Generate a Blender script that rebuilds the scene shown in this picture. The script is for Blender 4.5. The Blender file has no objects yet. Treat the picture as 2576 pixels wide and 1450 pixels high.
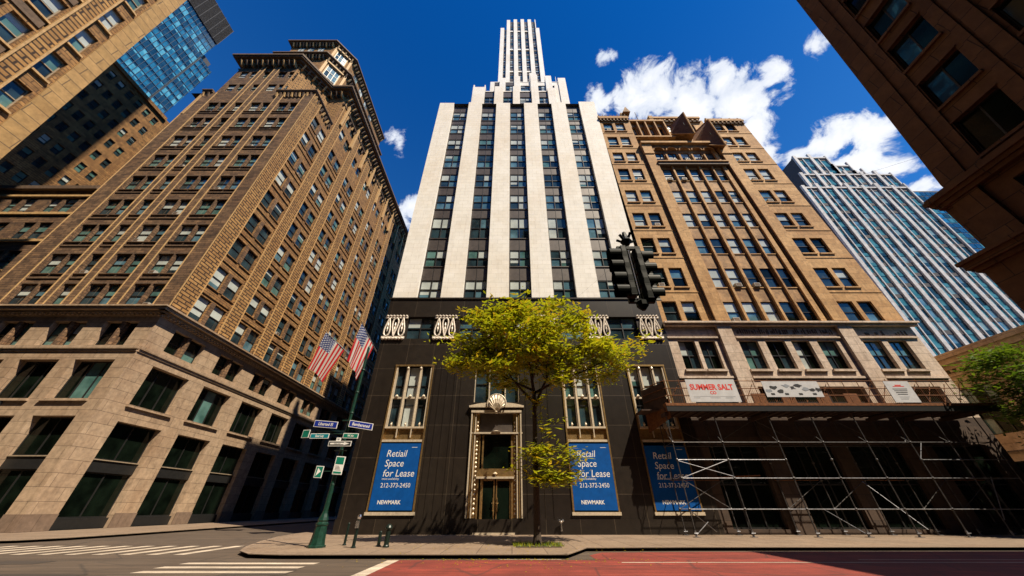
import bpy, bmesh, math, random
from mathutils import Vector, Matrix
random.seed(7)
R=math.radians
sc=bpy.context.scene
# ------------------------------------------------------------------ camera
cam=bpy.data.objects.new('camera',bpy.data.cameras.new('camera'))
sc.collection.objects.link(cam)
cam.location=(0,0,1.6); cam.rotation_euler=(R(90+34.09),0,0)
cam.data.sensor_width=36; cam.data.lens=815.6/2576*36
cam.data.clip_start=.05; cam.data.clip_end=3000
sc.camera=cam
# ------------------------------------------------------------------ light
SUN_AZ=math.atan2(-.652,.758)      # direction towards the sun on the ground plane
SUN_EL=R(56)
sv=Vector((math.cos(SUN_EL)*math.cos(SUN_AZ),math.cos(SUN_EL)*math.sin(SUN_AZ),math.sin(SUN_EL)))
sl=bpy.data.lights.new('sun','SUN'); sl.energy=5; sl.angle=R(.5); sl.color=(1,.87,.68)
so=bpy.data.objects.new('sun',sl); sc.collection.objects.link(so)
so.rotation_euler=sv.to_track_quat('Z','Y').to_euler(); so.location=(0,0,250)
sc.view_settings.view_transform='Standard'; sc.view_settings.look='None'
sc.view_settings.exposure=.72; sc.view_settings.gamma=1
sc.cycles.max_bounces=5; sc.cycles.diffuse_bounces=1; sc.cycles.glossy_bounces=3
sc.cycles.transparent_max_bounces=6; sc.cycles.sample_clamp_indirect=4

F0=815.6; TH=R(34.09); CC,SS=math.cos(TH),math.sin(TH)
def ray(px,py):
    x=px-1288; u=725-py
    return Vector((x,F0*CC-u*SS,F0*SS+u*CC)).normalized()

W=bpy.data.worlds.new('World'); sc.world=W; W.use_nodes=True
nt=W.node_tree; nt.nodes.clear()
def N(nt,t,**k):
    n=nt.nodes.new(t)
    for a,b in k.items():
        if a.startswith('i_'): n.inputs[a[2:].replace('_',' ')].default_value=b
        else: setattr(n,a,b)
    return n
def L(nt,a,b): nt.links.new(a,b)
def M(nt,op,a,b=None,c=None,clamp=False):
    n=nt.nodes.new('ShaderNodeMath'); n.operation=op; n.use_clamp=clamp
    for i,v in enumerate((a,b,c)):
        if v is None: continue
        if isinstance(v,(int,float)): n.inputs[i].default_value=v
        else: nt.links.new(v,n.inputs[i])
    return n.outputs[0]
def MIX(nt,f,a,b,mode='MIX'):
    n=nt.nodes.new('ShaderNodeMix'); n.data_type='RGBA'; n.blend_type=mode
    for s,v in ((0,f),(6,a),(7,b)):
        if isinstance(v,(int,float)): n.inputs[s].default_value=v
        elif isinstance(v,tuple): n.inputs[s].default_value=(*v,1) if len(v)==3 else v
        else: nt.links.new(v,n.inputs[s])
    return n.outputs[2]
def build_sky():
    sky=N(nt,'ShaderNodeTexSky',sky_type='NISHITA',sun_disc=False)
    sky.sun_elevation=SUN_EL; sky.sun_rotation=math.atan2(sv.x,sv.y)
    sky.air_density=1.0; sky.dust_density=.3; sky.ozone_density=4
    geo=N(nt,'ShaderNodeTexCoord')
    sz=N(nt,'ShaderNodeSeparateXYZ'); L(nt,geo.outputs['Generated'],sz.inputs[0])
    lowf=N(nt,'ShaderNodeMapRange',interpolation_type='SMOOTHSTEP'); L(nt,sz.outputs['Z'],lowf.inputs[0])
    for i_,x_ in enumerate((.97,.58,0.,1.)): lowf.inputs[i_+1].default_value=x_
    tint=MIX(nt,lowf.outputs[0],(.03,.74,1.62),(.26,1.05,1.80))
    base=MIX(nt,1.0,sky.outputs[0],tint,'MULTIPLY')
    # clouds: soft-edged places in the sky, broken up by noise
    blobs=[((1622,200),4.2,.9),((1590,240),4.5,.9),((1510,262),3.4,.8),((1660,250),5,1),((1812,212),4.2,.95),((1740,275),6,1.1),((1850,270),5.5,1),((1890,335),4.5,1),
           ((1953,178),2.8,.85),((1935,205),2,.6),((2035,115),2.4,.75),((2052,95),2,.6),((1520,145),2.2,.62),((2000,150),1.4,.5),((1980,215),1.5,.5),((1945,235),1.6,.55),((2000,395),3,.7),((1925,400),3.5,.9),((2095,365),4,.95),
           ((2195,350),4.2,.95),((2250,410),4,.75),((2150,415),4.5,1),((1003,355),2.6,.62),((1045,520),4,.95),((1010,560),4,.7),((1980,250),3,.35),((2300,480),5,.5)]
    tot=None
    for (px,py),r,wt in blobs:
        d=ray(px,py)
        vm=N(nt,'ShaderNodeVectorMath',operation='DISTANCE'); L(nt,geo.outputs['Generated'],vm.inputs[0]); vm.inputs[1].default_value=d
        v=M(nt,'DIVIDE',vm.outputs['Value'],math.sin(R(r))); v=M(nt,'SUBTRACT',1.0,v,clamp=True)
        v=M(nt,'MULTIPLY',v,wt*1.35)
        tot=v if tot is None else M(nt,'MAXIMUM',tot,v)
    # clouds above and behind the camera, for the panes to mirror
    n2=N(nt,'ShaderNodeTexNoise'); n2.inputs['Scale'].default_value=2.3; n2.inputs['Detail'].default_value=3
    L(nt,geo.outputs['Generated'],n2.inputs['Vector'])
    sep=N(nt,'ShaderNodeSeparateXYZ'); L(nt,geo.outputs['Generated'],sep.inputs[0])
    back=M(nt,'MULTIPLY',M(nt,'MULTIPLY',sep.outputs['Y'],-3,clamp=True),M(nt,'MULTIPLY',M(nt,'SUBTRACT',n2.outputs[0],.52),1.6,clamp=True))
    tot=M(nt,'MAXIMUM',tot,back)
    nz=N(nt,'ShaderNodeTexNoise'); nz.inputs['Scale'].default_value=16; nz.inputs['Detail'].default_value=9; nz.inputs['Roughness'].default_value=.62
    nz.inputs['Distortion'].default_value=.35
    L(nt,geo.outputs['Generated'],nz.inputs['Vector'])
    dens=M(nt,'ADD',tot,M(nt,'MULTIPLY',M(nt,'SUBTRACT',nz.outputs[0],.5),2.7))
    mask=N(nt,'ShaderNodeMapRange',interpolation_type='SMOOTHSTEP'); L(nt,dens,mask.inputs[0])
    mask.inputs[1].default_value=.36; mask.inputs[2].default_value=.80
    gate=M(nt,'MULTIPLY',tot,7,clamp=True)
    mk=M(nt,'MULTIPLY',mask.outputs[0],gate)
    n3=N(nt,'ShaderNodeTexNoise'); n3.inputs['Scale'].default_value=9; n3.inputs['Detail'].default_value=4
    L(nt,geo.outputs['Generated'],n3.inputs['Vector'])
    shade=M(nt,'ADD',M(nt,'MULTIPLY',M(nt,'SUBTRACT',dens,.6),.55),M(nt,'MULTIPLY',n3.outputs[0],.9),clamp=True)
    cc=MIX(nt,shade,(5.0,6.4,9.0),(14,14,14.2))
    col=MIX(nt,mk,base,cc)
    bg=N(nt,'ShaderNodeBackground'); bg.inputs[1].default_value=.05; L(nt,col,bg.inputs[0])
    out=N(nt,'ShaderNodeOutputWorld'); L(nt,bg.outputs[0],out.inputs[0])
build_sky()

# ------------------------------------------------------------------ materials
MT={}
def newmat(name):
    m=bpy.data.materials.new(name); m.use_nodes=True; t=m.node_tree; t.nodes.clear()
    b=N(t,'ShaderNodeBsdfPrincipled'); o=N(t,'ShaderNodeOutputMaterial'); L(t,b.outputs[0],o.inputs[0])
    MT[name]=m
    return m,t,b
def noise(t,scale,detail=5,rough=.6,vec=None,stretch=None):
    n=N(t,'ShaderNodeTexNoise'); n.inputs['Scale'].default_value=scale; n.inputs['Detail'].default_value=detail; n.inputs['Roughness'].default_value=rough
    if vec is None:
        g=N(t,'ShaderNodeNewGeometry'); vec=g.outputs['Position']
    if stretch:
        mp=N(t,'ShaderNodeMapping'); mp.inputs['Scale'].default_value=stretch; L(t,vec,mp.inputs[0]); vec=mp.outputs[0]
    L(t,vec,n.inputs['Vector'])
    return n.outputs[0]
def rng(t,v,a,b,c=0.,d=1.):
    n=N(t,'ShaderNodeMapRange'); L(t,v,n.inputs[0])
    for i,x in enumerate((a,b,c,d)): n.inputs[i+1].default_value=x
    return n.outputs[0]
def bump(t,b,h,strength=.4,dist=.03):
    n=N(t,'ShaderNodeBump'); n.inputs['Strength'].default_value=strength; n.inputs['Distance'].default_value=dist
    L(t,h,n.inputs['Height']); L(t,n.outputs[0],b.inputs['Normal'])
def masonry(name,c1,c2,cm,bw,bh,mort=.01,rough=.85,stain=(.5,.35,.2),stain_amt=.35,big=.12,fine=2.5,bumpd=.02,offset=.5,streak=.35,contrast=1.0):
    """coursed masonry; UVs are metres"""
    m,t,b=newmat(name)
    uv=N(t,'ShaderNodeUVMap')
    br=N(t,'ShaderNodeTexBrick'); L(t,uv.outputs[0],br.inputs['Vector'])
    br.offset=offset; br.inputs['Scale'].default_value=1; br.inputs['Brick Width'].default_value=bw; br.inputs['Row Height'].default_value=bh
    br.inputs['Mortar Size'].default_value=mort; br.inputs['Mortar Smooth'].default_value=.1; br.inputs['Bias'].default_value=0
    br.inputs['Color1'].default_value=(*c1,1); br.inputs['Color2'].default_value=(*c2,1); br.inputs['Mortar'].default_value=(*cm,1)
    col=br.outputs[0]
    n1=noise(t,big,6,.65)
    col=MIX(t,rng(t,n1,.45,.72,0,stain_amt),col,stain,'MULTIPLY')
    n2=noise(t,fine,6,.7)
    k=N(t,'ShaderNodeCombineColor'); v=rng(t,n2,.3,.7,1-.28*contrast,1+.22*contrast)
    for i in range(3): L(t,v,k.inputs[i])
    col=MIX(t,1.,col,k.outputs[0],'MULTIPLY')
    n3=noise(t,1.,5,.7,stretch=(1.6,1.6,.12))
    col=MIX(t,rng(t,n3,.55,.8,0,streak),col,(.35,.27,.2),'MULTIPLY')
    L(t,col,b.inputs['Base Color'])
    b.inputs['Roughness'].default_value=rough
    h=M(t,'ADD',M(t,'MULTIPLY',M(t,'SUBTRACT',1.,br.outputs['Fac']),1.),M(t,'MULTIPLY',n2,.5))
    bump(t,b,h,.6,bumpd)
    return m
def plain(name,c,rough=.6,metal=0,var=.25,scale=3.,bmp=0.,spec=.5,coat=0.):
    m,t,b=newmat(name)
    n=noise(t,scale,5,.65); k=N(t,'ShaderNodeCombineColor'); v=rng(t,n,.3,.7,1-var,1+var)
    for i in range(3): L(t,v,k.inputs[i])
    L(t,MIX(t,1.,c,k.outputs[0],'MULTIPLY'),b.inputs['Base Color'])
    b.inputs['Roughness'].default_value=rough; b.inputs['Metallic'].default_value=metal
    b.inputs['Specular IOR Level'].default_value=spec; b.inputs['Coat Weight'].default_value=coat
    if bmp: bump(t,b,n,bmp,.02)
    return m
def glass(name,c,rough=.04,ior=1.6,wave=.02,c2=None):
    m,t,b=newmat(name)
    n=noise(t,.7,3,.5)
    L(t,MIX(t,rng(t,n,.35,.65),c,c2 or tuple(x*1.8 for x in c)),b.inputs['Base Color'])
    b.inputs['Roughness'].default_value=rough; b.inputs['IOR'].default_value=ior
    bump(t,b,noise(t,.9,2,.5),.25,wave)
    return m
# main tower
masonry('limestone',(.90,.86,.79),(.85,.81,.73),(.62,.56,.47),1.15,.62,.010,.8,(.84,.72,.58),.55,.12,1.2,.006,streak=.3,contrast=.28)
masonry('granite_black',(.014,.010,.0075),(.024,.018,.013),(.10,.075,.05),2.45,2.42,.012,.36,(.7,.6,.5),.5,.3,2,.004,0.0,.4)
plain('spandrel',(.075,.06,.052),.45,.2,.25,2)
plain('bronze',(.50,.33,.14),.35,.85,.3,6)
plain('pale_metal',(.62,.52,.38),.45,.3,.22,6)
plain('silver_ornament',(.80,.70,.58),.5,.1,.3,4,.4)
plain('frame_black',(.018,.018,.018),.45,.1,.2)
plain('frame_tan',(.32,.25,.17),.6,.0,.2)
plain('dark_void',(.006,.006,.006),.9)
glass('pane',(.012,.022,.028),.03,1.6,.03,(.03,.06,.075))
glass('pane_blue',(.05,.11,.14),.05,1.8,.03,(.12,.24,.30))
glass('pane_blind_sky',(.40,.44,.42),.10,1.6,.02,(.55,.60,.56))
glass('pane_teal',(.05,.12,.11),.06,1.8,.03,(.12,.24,.22))
glass('pane_dark',(.002,.0035,.0025),.07,1.3,.02,(.006,.011,.007))
# brown building
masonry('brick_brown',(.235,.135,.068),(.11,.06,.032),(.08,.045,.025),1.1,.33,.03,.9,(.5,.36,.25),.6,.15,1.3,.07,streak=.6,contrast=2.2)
masonry('brick_corbel',(.45,.25,.085),(.30,.155,.05),(.05,.025,.012),1.25,.42,.07,.9,(.6,.42,.25),.3,.3,2.5,.08,.37)
masonry('sand_stone',(.43,.31,.205),(.37,.26,.17),(.16,.11,.07),2.4,1.0,.018,.85,(.62,.48,.36),.55,.2,2.2,.01,streak=.4,contrast=1.2)
masonry('dirty_stone',(.23,.16,.115),(.18,.125,.09),(.08,.05,.035),2.2,1.2,.015,.8,streak=.5)
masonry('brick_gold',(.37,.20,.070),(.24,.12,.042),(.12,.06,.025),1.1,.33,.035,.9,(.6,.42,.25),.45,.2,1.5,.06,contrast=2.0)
masonry('gold_stone',(.46,.28,.11),(.38,.23,.085),(.16,.10,.05),2.6,1.0,.03,.85,(.6,.45,.3),.4,.2,2,.02)
plain('cornice_dark',(.12,.075,.045),.8,0,.5,3,.5)
plain('trim_gold',(.50,.31,.13),.7,0,.3,4,.3)
masonry('brick_far',(.22,.14,.08),(.16,.10,.06),(.08,.05,.03),.8,.3,.02,.9)
# tan building
masonry('tan_stone',(.60,.36,.155),(.46,.26,.10),(.22,.12,.05),1.3,.72,.012,.85,(.55,.40,.26),.75,.16,2.4,.015,streak=.6,contrast=1.2)
masonry('tan_panel',(.46,.27,.12),(.38,.22,.10),(.22,.13,.06),3.,1.5,.01,.8,(.30,.2,.13),.9,.3,2.2,.03,streak=.7,contrast=1.8)
masonry('shaded_stone',(.075,.047,.032),(.05,.032,.022),(.02,.013,.01),1.6,.8,.012,.9,streak=.5)  # the deck's shade, put into the ground-floor stone colour
masonry('grey_stone',(.64,.51,.40),(.54,.42,.32),(.22,.17,.13),1.6,.8,.012,.85,(.55,.42,.32),.6,.3,3,.02,streak=.6)
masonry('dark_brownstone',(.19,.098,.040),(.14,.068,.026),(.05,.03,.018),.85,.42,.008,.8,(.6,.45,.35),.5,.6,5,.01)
masonry('white_stone',(.58,.56,.54),(.50,.485,.47),(.3,.3,.3),1.5,1.2,.015,.7,(.7,.7,.7),.4,.15,1.5,.01)
plain('concrete_dark',(.06,.06,.065),.8,0,.3)
# street
def ground_mat(name,c,rough,grain=40,patch=.5,cracks=True,tint=(.7,.62,.55),amt=.5):
    m,t,b=newmat(name)
    n=noise(t,grain,3,.7); n2=noise(t,patch,6,.65); n4=noise(t,3.,5,.7,stretch=(.06,.8,1))
    col=MIX(t,rng(t,n2,.35,.7,0,amt),c,tuple(a*bb for a,bb in zip(c,tint)))
    k=N(t,'ShaderNodeCombineColor'); v=M(t,'MULTIPLY',rng(t,n,.3,.7,.75,1.25),rng(t,n4,.35,.65,.6,1.2))
    for i in range(3): L(t,v,k.inputs[i])
    col=MIX(t,1.,col,k.outputs[0],'MULTIPLY')
    if cracks:
        vo=N(t,'ShaderNodeTexVoronoi',feature='DISTANCE_TO_EDGE'); vo.inputs['Scale'].default_value=.35
        g=N(t,'ShaderNodeNewGeometry'); mx=N(t,'ShaderNodeMix'); mx.data_type='VECTOR'; mx.inputs[0].default_value=.12
        nn=N(t,'ShaderNodeTexNoise'); nn.inputs['Scale'].default_value=1.1; L(t,g.outputs['Position'],nn.inputs['Vector'])
        L(t,g.outputs['Position'],mx.inputs[4]); L(t,nn.outputs[1],mx.inputs[5]); L(t,mx.outputs[1],vo.inputs['Vector'])
        col=MIX(t,rng(t,vo.outputs[0],0,.018,.55,0.),col,(.02,.018,.016))
    L(t,col,b.inputs['Base Color']); b.inputs['Roughness'].default_value=rough
    bump(t,b,n,.5,.01)
    return m
ground_mat('asphalt',(.092,.066,.046),.88)
ground_mat('patch',(.055,.042,.033),.9,30,.9,False)
ground_mat('red_paint',(.25,.040,.024),.8,30,.7,True,(.50,.55,.6),.85)
ground_mat('white_paint',(.55,.46,.36),.75,25,1.2,False,(.55,.5,.45),.55)
masonry('pavement',(.24,.17,.115),(.20,.145,.10),(.09,.06,.04),1.5,1.5,.02,.85,(.6,.5,.42),.55,.5,5,.006,0.,.0)
ground_mat('kerb_stone',(.26,.19,.135),.8,20,.8,False)
# misc
plain('green_paint',(.008,.04,.026),.35,.1,.4,8,.3)
plain('signal_green',(.0022,.0045,.003),.5,.0,.3,8,spec=.10)
plain('bollard_paint',(.004,.014,.010),.4,.1,.4,8,.3)
plain('dark_pipe',(.075,.07,.07),.5,.5,.5,6)
plain('steel_pipe',(.22,.22,.235),.4,.7,.5,6)
plain('rusty_steel',(.17,.062,.018),.75,.3,.5,5,.4)
plain('plank_dark',(.05,.025,.014),.85,0,.5,3,.3)
plain('wire_black',(.01,.01,.01),.6)
plain('bark',(.045,.03,.02),.9,0,.5,12,.8)
plain('sign_blue',(.001,.070,.29),.7,0,.15,2,spec=.15)
plain('street_blue',(.012,.03,.27),.4,0,.1)
plain('street_green',(.006,.17,.11),.4,0,.15)
plain('street_teal',(.006,.20,.24),.4,0,.15)
plain('white',(.78,.76,.72),.55,0,.05)
plain('banner_white',(.52,.52,.53),.6,0,.12,2)
plain('banner_red',(.65,.03,.015),.6,0,.1)
plain('ink_black',(.02,.02,.02),.6,0,.1)
plain('ink_grey',(.25,.27,.30),.6,0,.1)
plain('chrome',(.7,.7,.7),.25,1,.1)
plain('glass_lens_red',(.15,.01,.008),.2,0,.1)
plain('glass_lens_green',(.01,.12,.08),.2,0,.1)
plain('glass_lens_amber',(.2,.09,.01),.2,0,.1)
plain('aircon',(.42,.40,.36),.6,.1,.2,5)
plain('roof_tar',(.06,.055,.05),.9)
plain('soil',(.06,.04,.025),.95)
def leafmat(name,ca,cb,tr):
    m,t,b=newmat(name)
    n=noise(t,1.3,3,.6); g=N(t,'ShaderNodeObjectInfo')
    c=MIX(t,rng(t,n,.38,.62),ca,cb); L(t,c,b.inputs['Base Color']); b.inputs['Roughness'].default_value=.55
    tl=N(t,'ShaderNodeBsdfTranslucent'); L(t,c,tl.inputs[0])
    ms=N(t,'ShaderNodeMixShader'); ms.inputs[0].default_value=tr
    L(t,b.outputs[0],ms.inputs[1]); L(t,tl.outputs[0],ms.inputs[2])
    L(t,ms.outputs[0],t.nodes['Material Output'].inputs[0])
leafmat('leaf_yellow',(.46,.44,.010),(.28,.33,.010),.45)
leafmat('leaf_gold',(.55,.36,.012),(.42,.34,.012),.45)
leafmat('leaf_green',(.17,.25,.012),(.06,.12,.008),.35)
def flagmat():
    m,t,b=newmat('flag_cloth')
    uv=N(t,'ShaderNodeUVMap'); s=N(t,'ShaderNodeSeparateXYZ'); L(t,uv.outputs[0],s.inputs[0])
    u,v=s.outputs[0],s.outputs[1]     # u along hoist 0..1 from the tip, v along fly
    st=M(t,'MODULO',M(t,'FLOOR',M(t,'MULTIPLY',u,13)),2)
    col=MIX(t,st,(.45,.002,.008),(.52,.48,.43))
    gu=M(t,'SUBTRACT',M(t,'FRACT',M(t,'MULTIPLY',u,13*9/7)),.5); 
    row=M(t,'MODULO',M(t,'FLOOR',M(t,'MULTIPLY',u,13*9/7)),2)
    gv=M(t,'SUBTRACT',M(t,'FRACT',M(t,'ADD',M(t,'MULTIPLY',v,15),M(t,'MULTIPLY',row,.5))),.5)
    d=M(t,'ADD',M(t,'MULTIPLY',gu,gu),M(t,'MULTIPLY',gv,gv))
    star=M(t,'LESS_THAN',d,.055)
    can=MIX(t,star,(.015,.03,.13),(.75,.75,.75))
    inc=M(t,'MULTIPLY',M(t,'LESS_THAN',u,7/13),M(t,'LESS_THAN',v,.4))
    c=MIX(t,inc,col,can); L(t,c,b.inputs['Base Color']); b.inputs['Roughness'].default_value=.7
    tl=N(t,'ShaderNodeBsdfTranslucent'); L(t,c,tl.inputs[0]); ms=N(t,'ShaderNodeMixShader'); ms.inputs[0].default_value=.15
    L(t,b.outputs[0],ms.inputs[1]); L(t,tl.outputs[0],ms.inputs[2]); L(t,ms.outputs[0],t.nodes['Material Output'].inputs[0])
flagmat()

# ------------------------------------------------------------------ helpers
def link(o): sc.collection.objects.link(o); return o
def tag(o,label=None,cat=None,group=None,kind=None):
    if label: o['label']=label
    if cat: o['category']=cat
    if group: o['group']=group
    if kind: o['kind']=kind
    return o
def thing(name,loc,label,cat,group=None):
    o=link(bpy.data.objects.new(name,None)); o.location=loc; o.empty_display_size=.5
    return tag(o,label,cat,group)
def world_loc(o):
    v=Vector((0,0,0))
    while o is not None: v+=Vector(o.location); o=o.parent
    return v
class MB:
    def __init__(s): s.v=[]; s.f=[]; s.m=[]; s.uv=[]; s.mats=[]; s.smooth=[]
    def mi(s,m):
        if m not in s.mats: s.mats.append(m)
        return s.mats.index(m)
    def face(s,pts,m,uv=None,smooth=False):
        pts=[Vector(p) for p in pts]; i=len(s.v); s.v+=pts; s.f.append(list(range(i,i+len(pts)))); s.m.append(s.mi(m)); s.smooth.append(smooth)
        if uv is None:
            n=(pts[1]-pts[0]).cross(pts[2]-pts[0])
            if n.length>1e-12: n.normalize()
            if abs(n.z)>.75: uv=[(p.x,p.y) for p in pts]
            else:
                t=Vector((-n.y,n.x,0)); 
                if t.length<1e-6: t=Vector((1,0,0))
                t.normalize()
                if abs(t.x)>abs(t.y): 
                    if t.x<0: t=-t
                elif t.y<0: t=-t
                uv=[(p.dot(t),p.z) for p in pts]
        s.uv+=uv
    def hexa(s,a,b,m,caps=True):
        """two quads of four points each, joined"""
        s.face(a,m); s.face(b[::-1],m)
        for k in range(4):
            j=(k+1)%4; s.face([a[k],b[k],b[j],a[j]],m)
    def box(s,x0,x1,y0,y1,z0,z1,m):
        a=[(x0,y0,z0),(x1,y0,z0),(x1,y1,z0),(x0,y1,z0)]; b=[(x,y,z1) for x,y,_ in a]
        s.hexa(a[::-1],b[::-1],m)
    def tube(s,p,q,r0,r1=None,n=8,m='',smooth=True,caps=True):
        p,q=Vector(p),Vector(q); r1=r0 if r1 is None else r1; d=(q-p)
        if d.length<1e-6: return
        d.normalize(); a=d.orthogonal().normalized(); b=d.cross(a)
        A=[p+(a*math.cos(2*math.pi*k/n)+b*math.sin(2*math.pi*k/n))*r0 for k in range(n)]
        B=[q+(a*math.cos(2*math.pi*k/n)+b*math.sin(2*math.pi*k/n))*r1 for k in range(n)]
        for k in range(n):
            j=(k+1)%n; s.face([A[k],A[j],B[j],B[k]],m,smooth=smooth)
        if caps: s.face(A[::-1],m); s.face(B,m)
    def lathe(s,c,prof,n=12,m='',smooth=True,flat=1.0):
        c=Vector(c)
        rings=[[c+Vector((r*math.cos(2*math.pi*(k+.5)/n),r*math.sin(2*math.pi*(k+.5)/n)*flat,z)) for k in range(n)] for r,z in prof]
        for A,B in zip(rings,rings[1:]):
            for k in range(n):
                j=(k+1)%n; s.face([A[k],A[j],B[j],B[k]],m,smooth=smooth)
        s.face(rings[-1],m); s.face(rings[0][::-1],m)
    def prism(s,poly,y0,y1,m):
        """poly in (x,z), extruded in y"""
        a=[(x,y0,z) for x,z in poly]; b=[(x,y1,z) for x,z in poly]
        s.face(a,m); s.face(b[::-1],m)
        for k in range(len(poly)):
            j=(k+1)%len(poly); s.face([a[k],b[k],b[j],a[j]],m)
    def build(s,name,parent=None,loc=None):
        me=bpy.data.meshes.new(name)
        off=world_loc(parent) if parent is not None else Vector(loc or (0,0,0))
        me.from_pydata([v-off for v in s.v],[],s.f)
        for m in s.mats: me.materials.append(MT[m])
        me.polygons.foreach_set('material_index',s.m); me.polygons.foreach_set('use_smooth',s.smooth)
        ul=me.uv_layers.new(name='UVMap'); ul.data.foreach_set('uv',[c for u in s.uv for c in u])
        me.validate(); me.update()
        o=link(bpy.data.objects.new(name,me))
        if parent is not None: o.parent=parent
        else: o.location=off
        return o
class Fac:
    """a facade plane. u: metres along t, v: height, d: metres outward"""
    def __init__(s,o,t,n,lean=None):
        s.o=Vector((*o,0)); s.t=Vector((*t,0)); s.n=Vector((*n,0)); s.lean=lean
    def p(s,u,v,d=0):
        uu=u+(s.lean(u,v) if s.lean else 0)
        q=s.o+s.t*uu+s.n*d; q.z=v; return q
    def quad(s,mb,u0,u1,v0,v1,d,m): mb.face([s.p(u0,v0,d),s.p(u1,v0,d),s.p(u1,v1,d),s.p(u0,v1,d)],m)
    def box(s,mb,u0,u1,v0,v1,d0,d1,m):
        a=[s.p(u0,v0,d1),s.p(u1,v0,d1),s.p(u1,v1,d1),s.p(u0,v1,d1)]
        b=[s.p(u0,v0,d0),s.p(u1,v0,d0),s.p(u1,v1,d0),s.p(u0,v1,d0)]
        mb.hexa(a,b,m)
    def wall(s,mb,u0,u1,v0,v1,ops,m,depth=.35,mr=None,d=0,reveal_at=None):
        ops=[(max(a,u0),min(b,u1),max(c,v0),min(e,v1)) for a,b,c,e in ops]
        ops=[o for o in ops if o[1]-o[0]>.02 and o[3]-o[2]>.02]
        us=sorted({u0,u1,*[o[0] for o in ops],*[o[1] for o in ops]}); vs=sorted({v0,v1,*[o[2] for o in ops],*[o[3] for o in ops]})
        for j in range(len(vs)-1):
            vm=(vs[j]+vs[j+1])/2; start=None
            for i in range(len(us)-1):
                um=(us[i]+us[i+1])/2
                inside=any(o[0]<um<o[1] and o[2]<vm<o[3] for o in ops)
                if not inside and start is None: start=us[i]
                if inside and start is not None: s.quad(mb,start,us[i],vs[j],vs[j+1],d,m); start=None
            if start is not None: s.quad(mb,start,us[-1],vs[j],vs[j+1],d,m)
        mr=mr or m
        for a,b,c,e in ops:
            P=lambda u,v,dd: s.p(u,v,dd)
            D=d-depth
            mb.face([P(a,c,d),P(a,e,d),P(a,e,D),P(a,c,D)],mr); mb.face([P(b,c,d),P(b,c,D),P(b,e,D),P(b,e,d)],mr)
            mb.face([P(a,c,d),P(a,c,D),P(b,c,D),P(b,c,d)],mr); mb.face([P(a,e,d),P(b,e,d),P(b,e,D),P(a,e,D)],mr)
    def window(s,mb,u0,u1,v0,v1,d,nu=1,nv=2,fw=.06,fm='frame_black',gm=(('pane',1),),blind=.3,bm='pane_blind_sky',proud=.05,rr=random):
        """panes and bars of one window, its back at d"""
        names=[g for g,_ in gm]; wts=[w for _,w in gm]
        du=(u1-u0)/nu; dv=(v1-v0)/nv
        for i in range(nu):
            a=u0+du*i; b=a+du
            drop=rr.choice((.25,.45,.5,.5,.75,1.)) if rr.random()<blind else 0
            for j in range(nv):
                c=v0+dv*j; e=c+dv; g=rr.choices(names,wts)[0]
                cut=max(c,min(e,v1-(v1-v0)*drop))
                sash=d+(.03 if j==nv-1 else 0)
                if cut-c>.03: s.quad(mb,a,b,c,cut,sash,g)
                if e-cut>.03: s.quad(mb,a,b,cut,e,sash+.004,bm)
        for i in range(nu+1):
            w=fw if 0<i<nu else fw*.8; x=min(max(u0+du*i,u0+w/2),u1-w/2)
            s.box(mb,x-w/2,x+w/2,v0,v1,d-.01,d+proud+.03,fm)
        for j in range(nv+1):
            w=fw; y=min(max(v0+dv*j,v0+w/2),v1-w/2)
            s.box(mb,u0+.01,u1-.01,y-w/2,y+w/2,d-.01,d+proud+.033,fm)
    def ledge(s,mb,u0,u1,v0,prof,m,ret=True):
        """moulding of stacked steps: prof = [(height, projection), ...] from v0 up"""
        v=v0
        for h,pr in prof:
            s.box(mb,u0-(pr if ret else 0),u1+(pr if ret else 0),v,v+h,-.02,pr,m); v+=h
def aircon(F,root,u,v,d):
    m=MB(); F.box(m,u,u+.62,v,v+.42,d-.1,d+.38,'aircon'); F.box(m,u+.05,u+.57,v+.05,v+.37,d+.38,d+.39,'cornice_dark'); m.build('air_conditioner',root)
class Windows:
    """collects the windows of one building: the 100 largest become parts, the rest one stuff part"""
    def __init__(s,root): s.root=root; s.items=[]
    def add(s,F,u0,u1,v0,v1,d,**k):
        c=F.p((u0+u1)/2,(v0+v1)/2,0); q=c-Vector(cam.location)
        area=(u1-u0)*(v1-v0)*abs(q.normalized().dot(F.n))/max(q.length_squared,1)
        s.items.append((area,F,u0,u1,v0,v1,d,k))
    def finish(s,limit=100,name='window'):
        s.items.sort(key=lambda x:-x[0])
        rest=MB()
        for i,(a,F,u0,u1,v0,v1,d,k) in enumerate(s.items):
            mb=MB() if i<limit else rest
            F.window(mb,u0,u1,v0,v1,d,**k)
            if i<limit: mb.build(name,s.root)
        if rest.f: tag(rest.build('distant_windows',s.root),kind='stuff')
def shell(mb,x0,x1,y0,y1,z0,z1,m,sides='NEW',roof='roof_tar'):
    """plain outer walls (N=+Y, E=+X, W=-X, S=-Y) and a roof"""
    if 'N' in sides: mb.face([(x0,y1,z0),(x1,y1,z0),(x1,y1,z1),(x0,y1,z1)],m)
    if 'S' in sides: mb.face([(x0,y0,z0),(x1,y0,z0),(x1,y0,z1),(x0,y0,z1)],m)
    if 'E' in sides: mb.face([(x1,y0,z0),(x1,y1,z0),(x1,y1,z1),(x1,y0,z1)],m)
    if 'W' in sides: mb.face([(x0,y0,z0),(x0,y1,z0),(x0,y1,z1),(x0,y0,z1)],m)
    if roof: mb.face([(x0,y0,z1),(x1,y0,z1),(x1,y1,z1),(x0,y1,z1)],roof)
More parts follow.
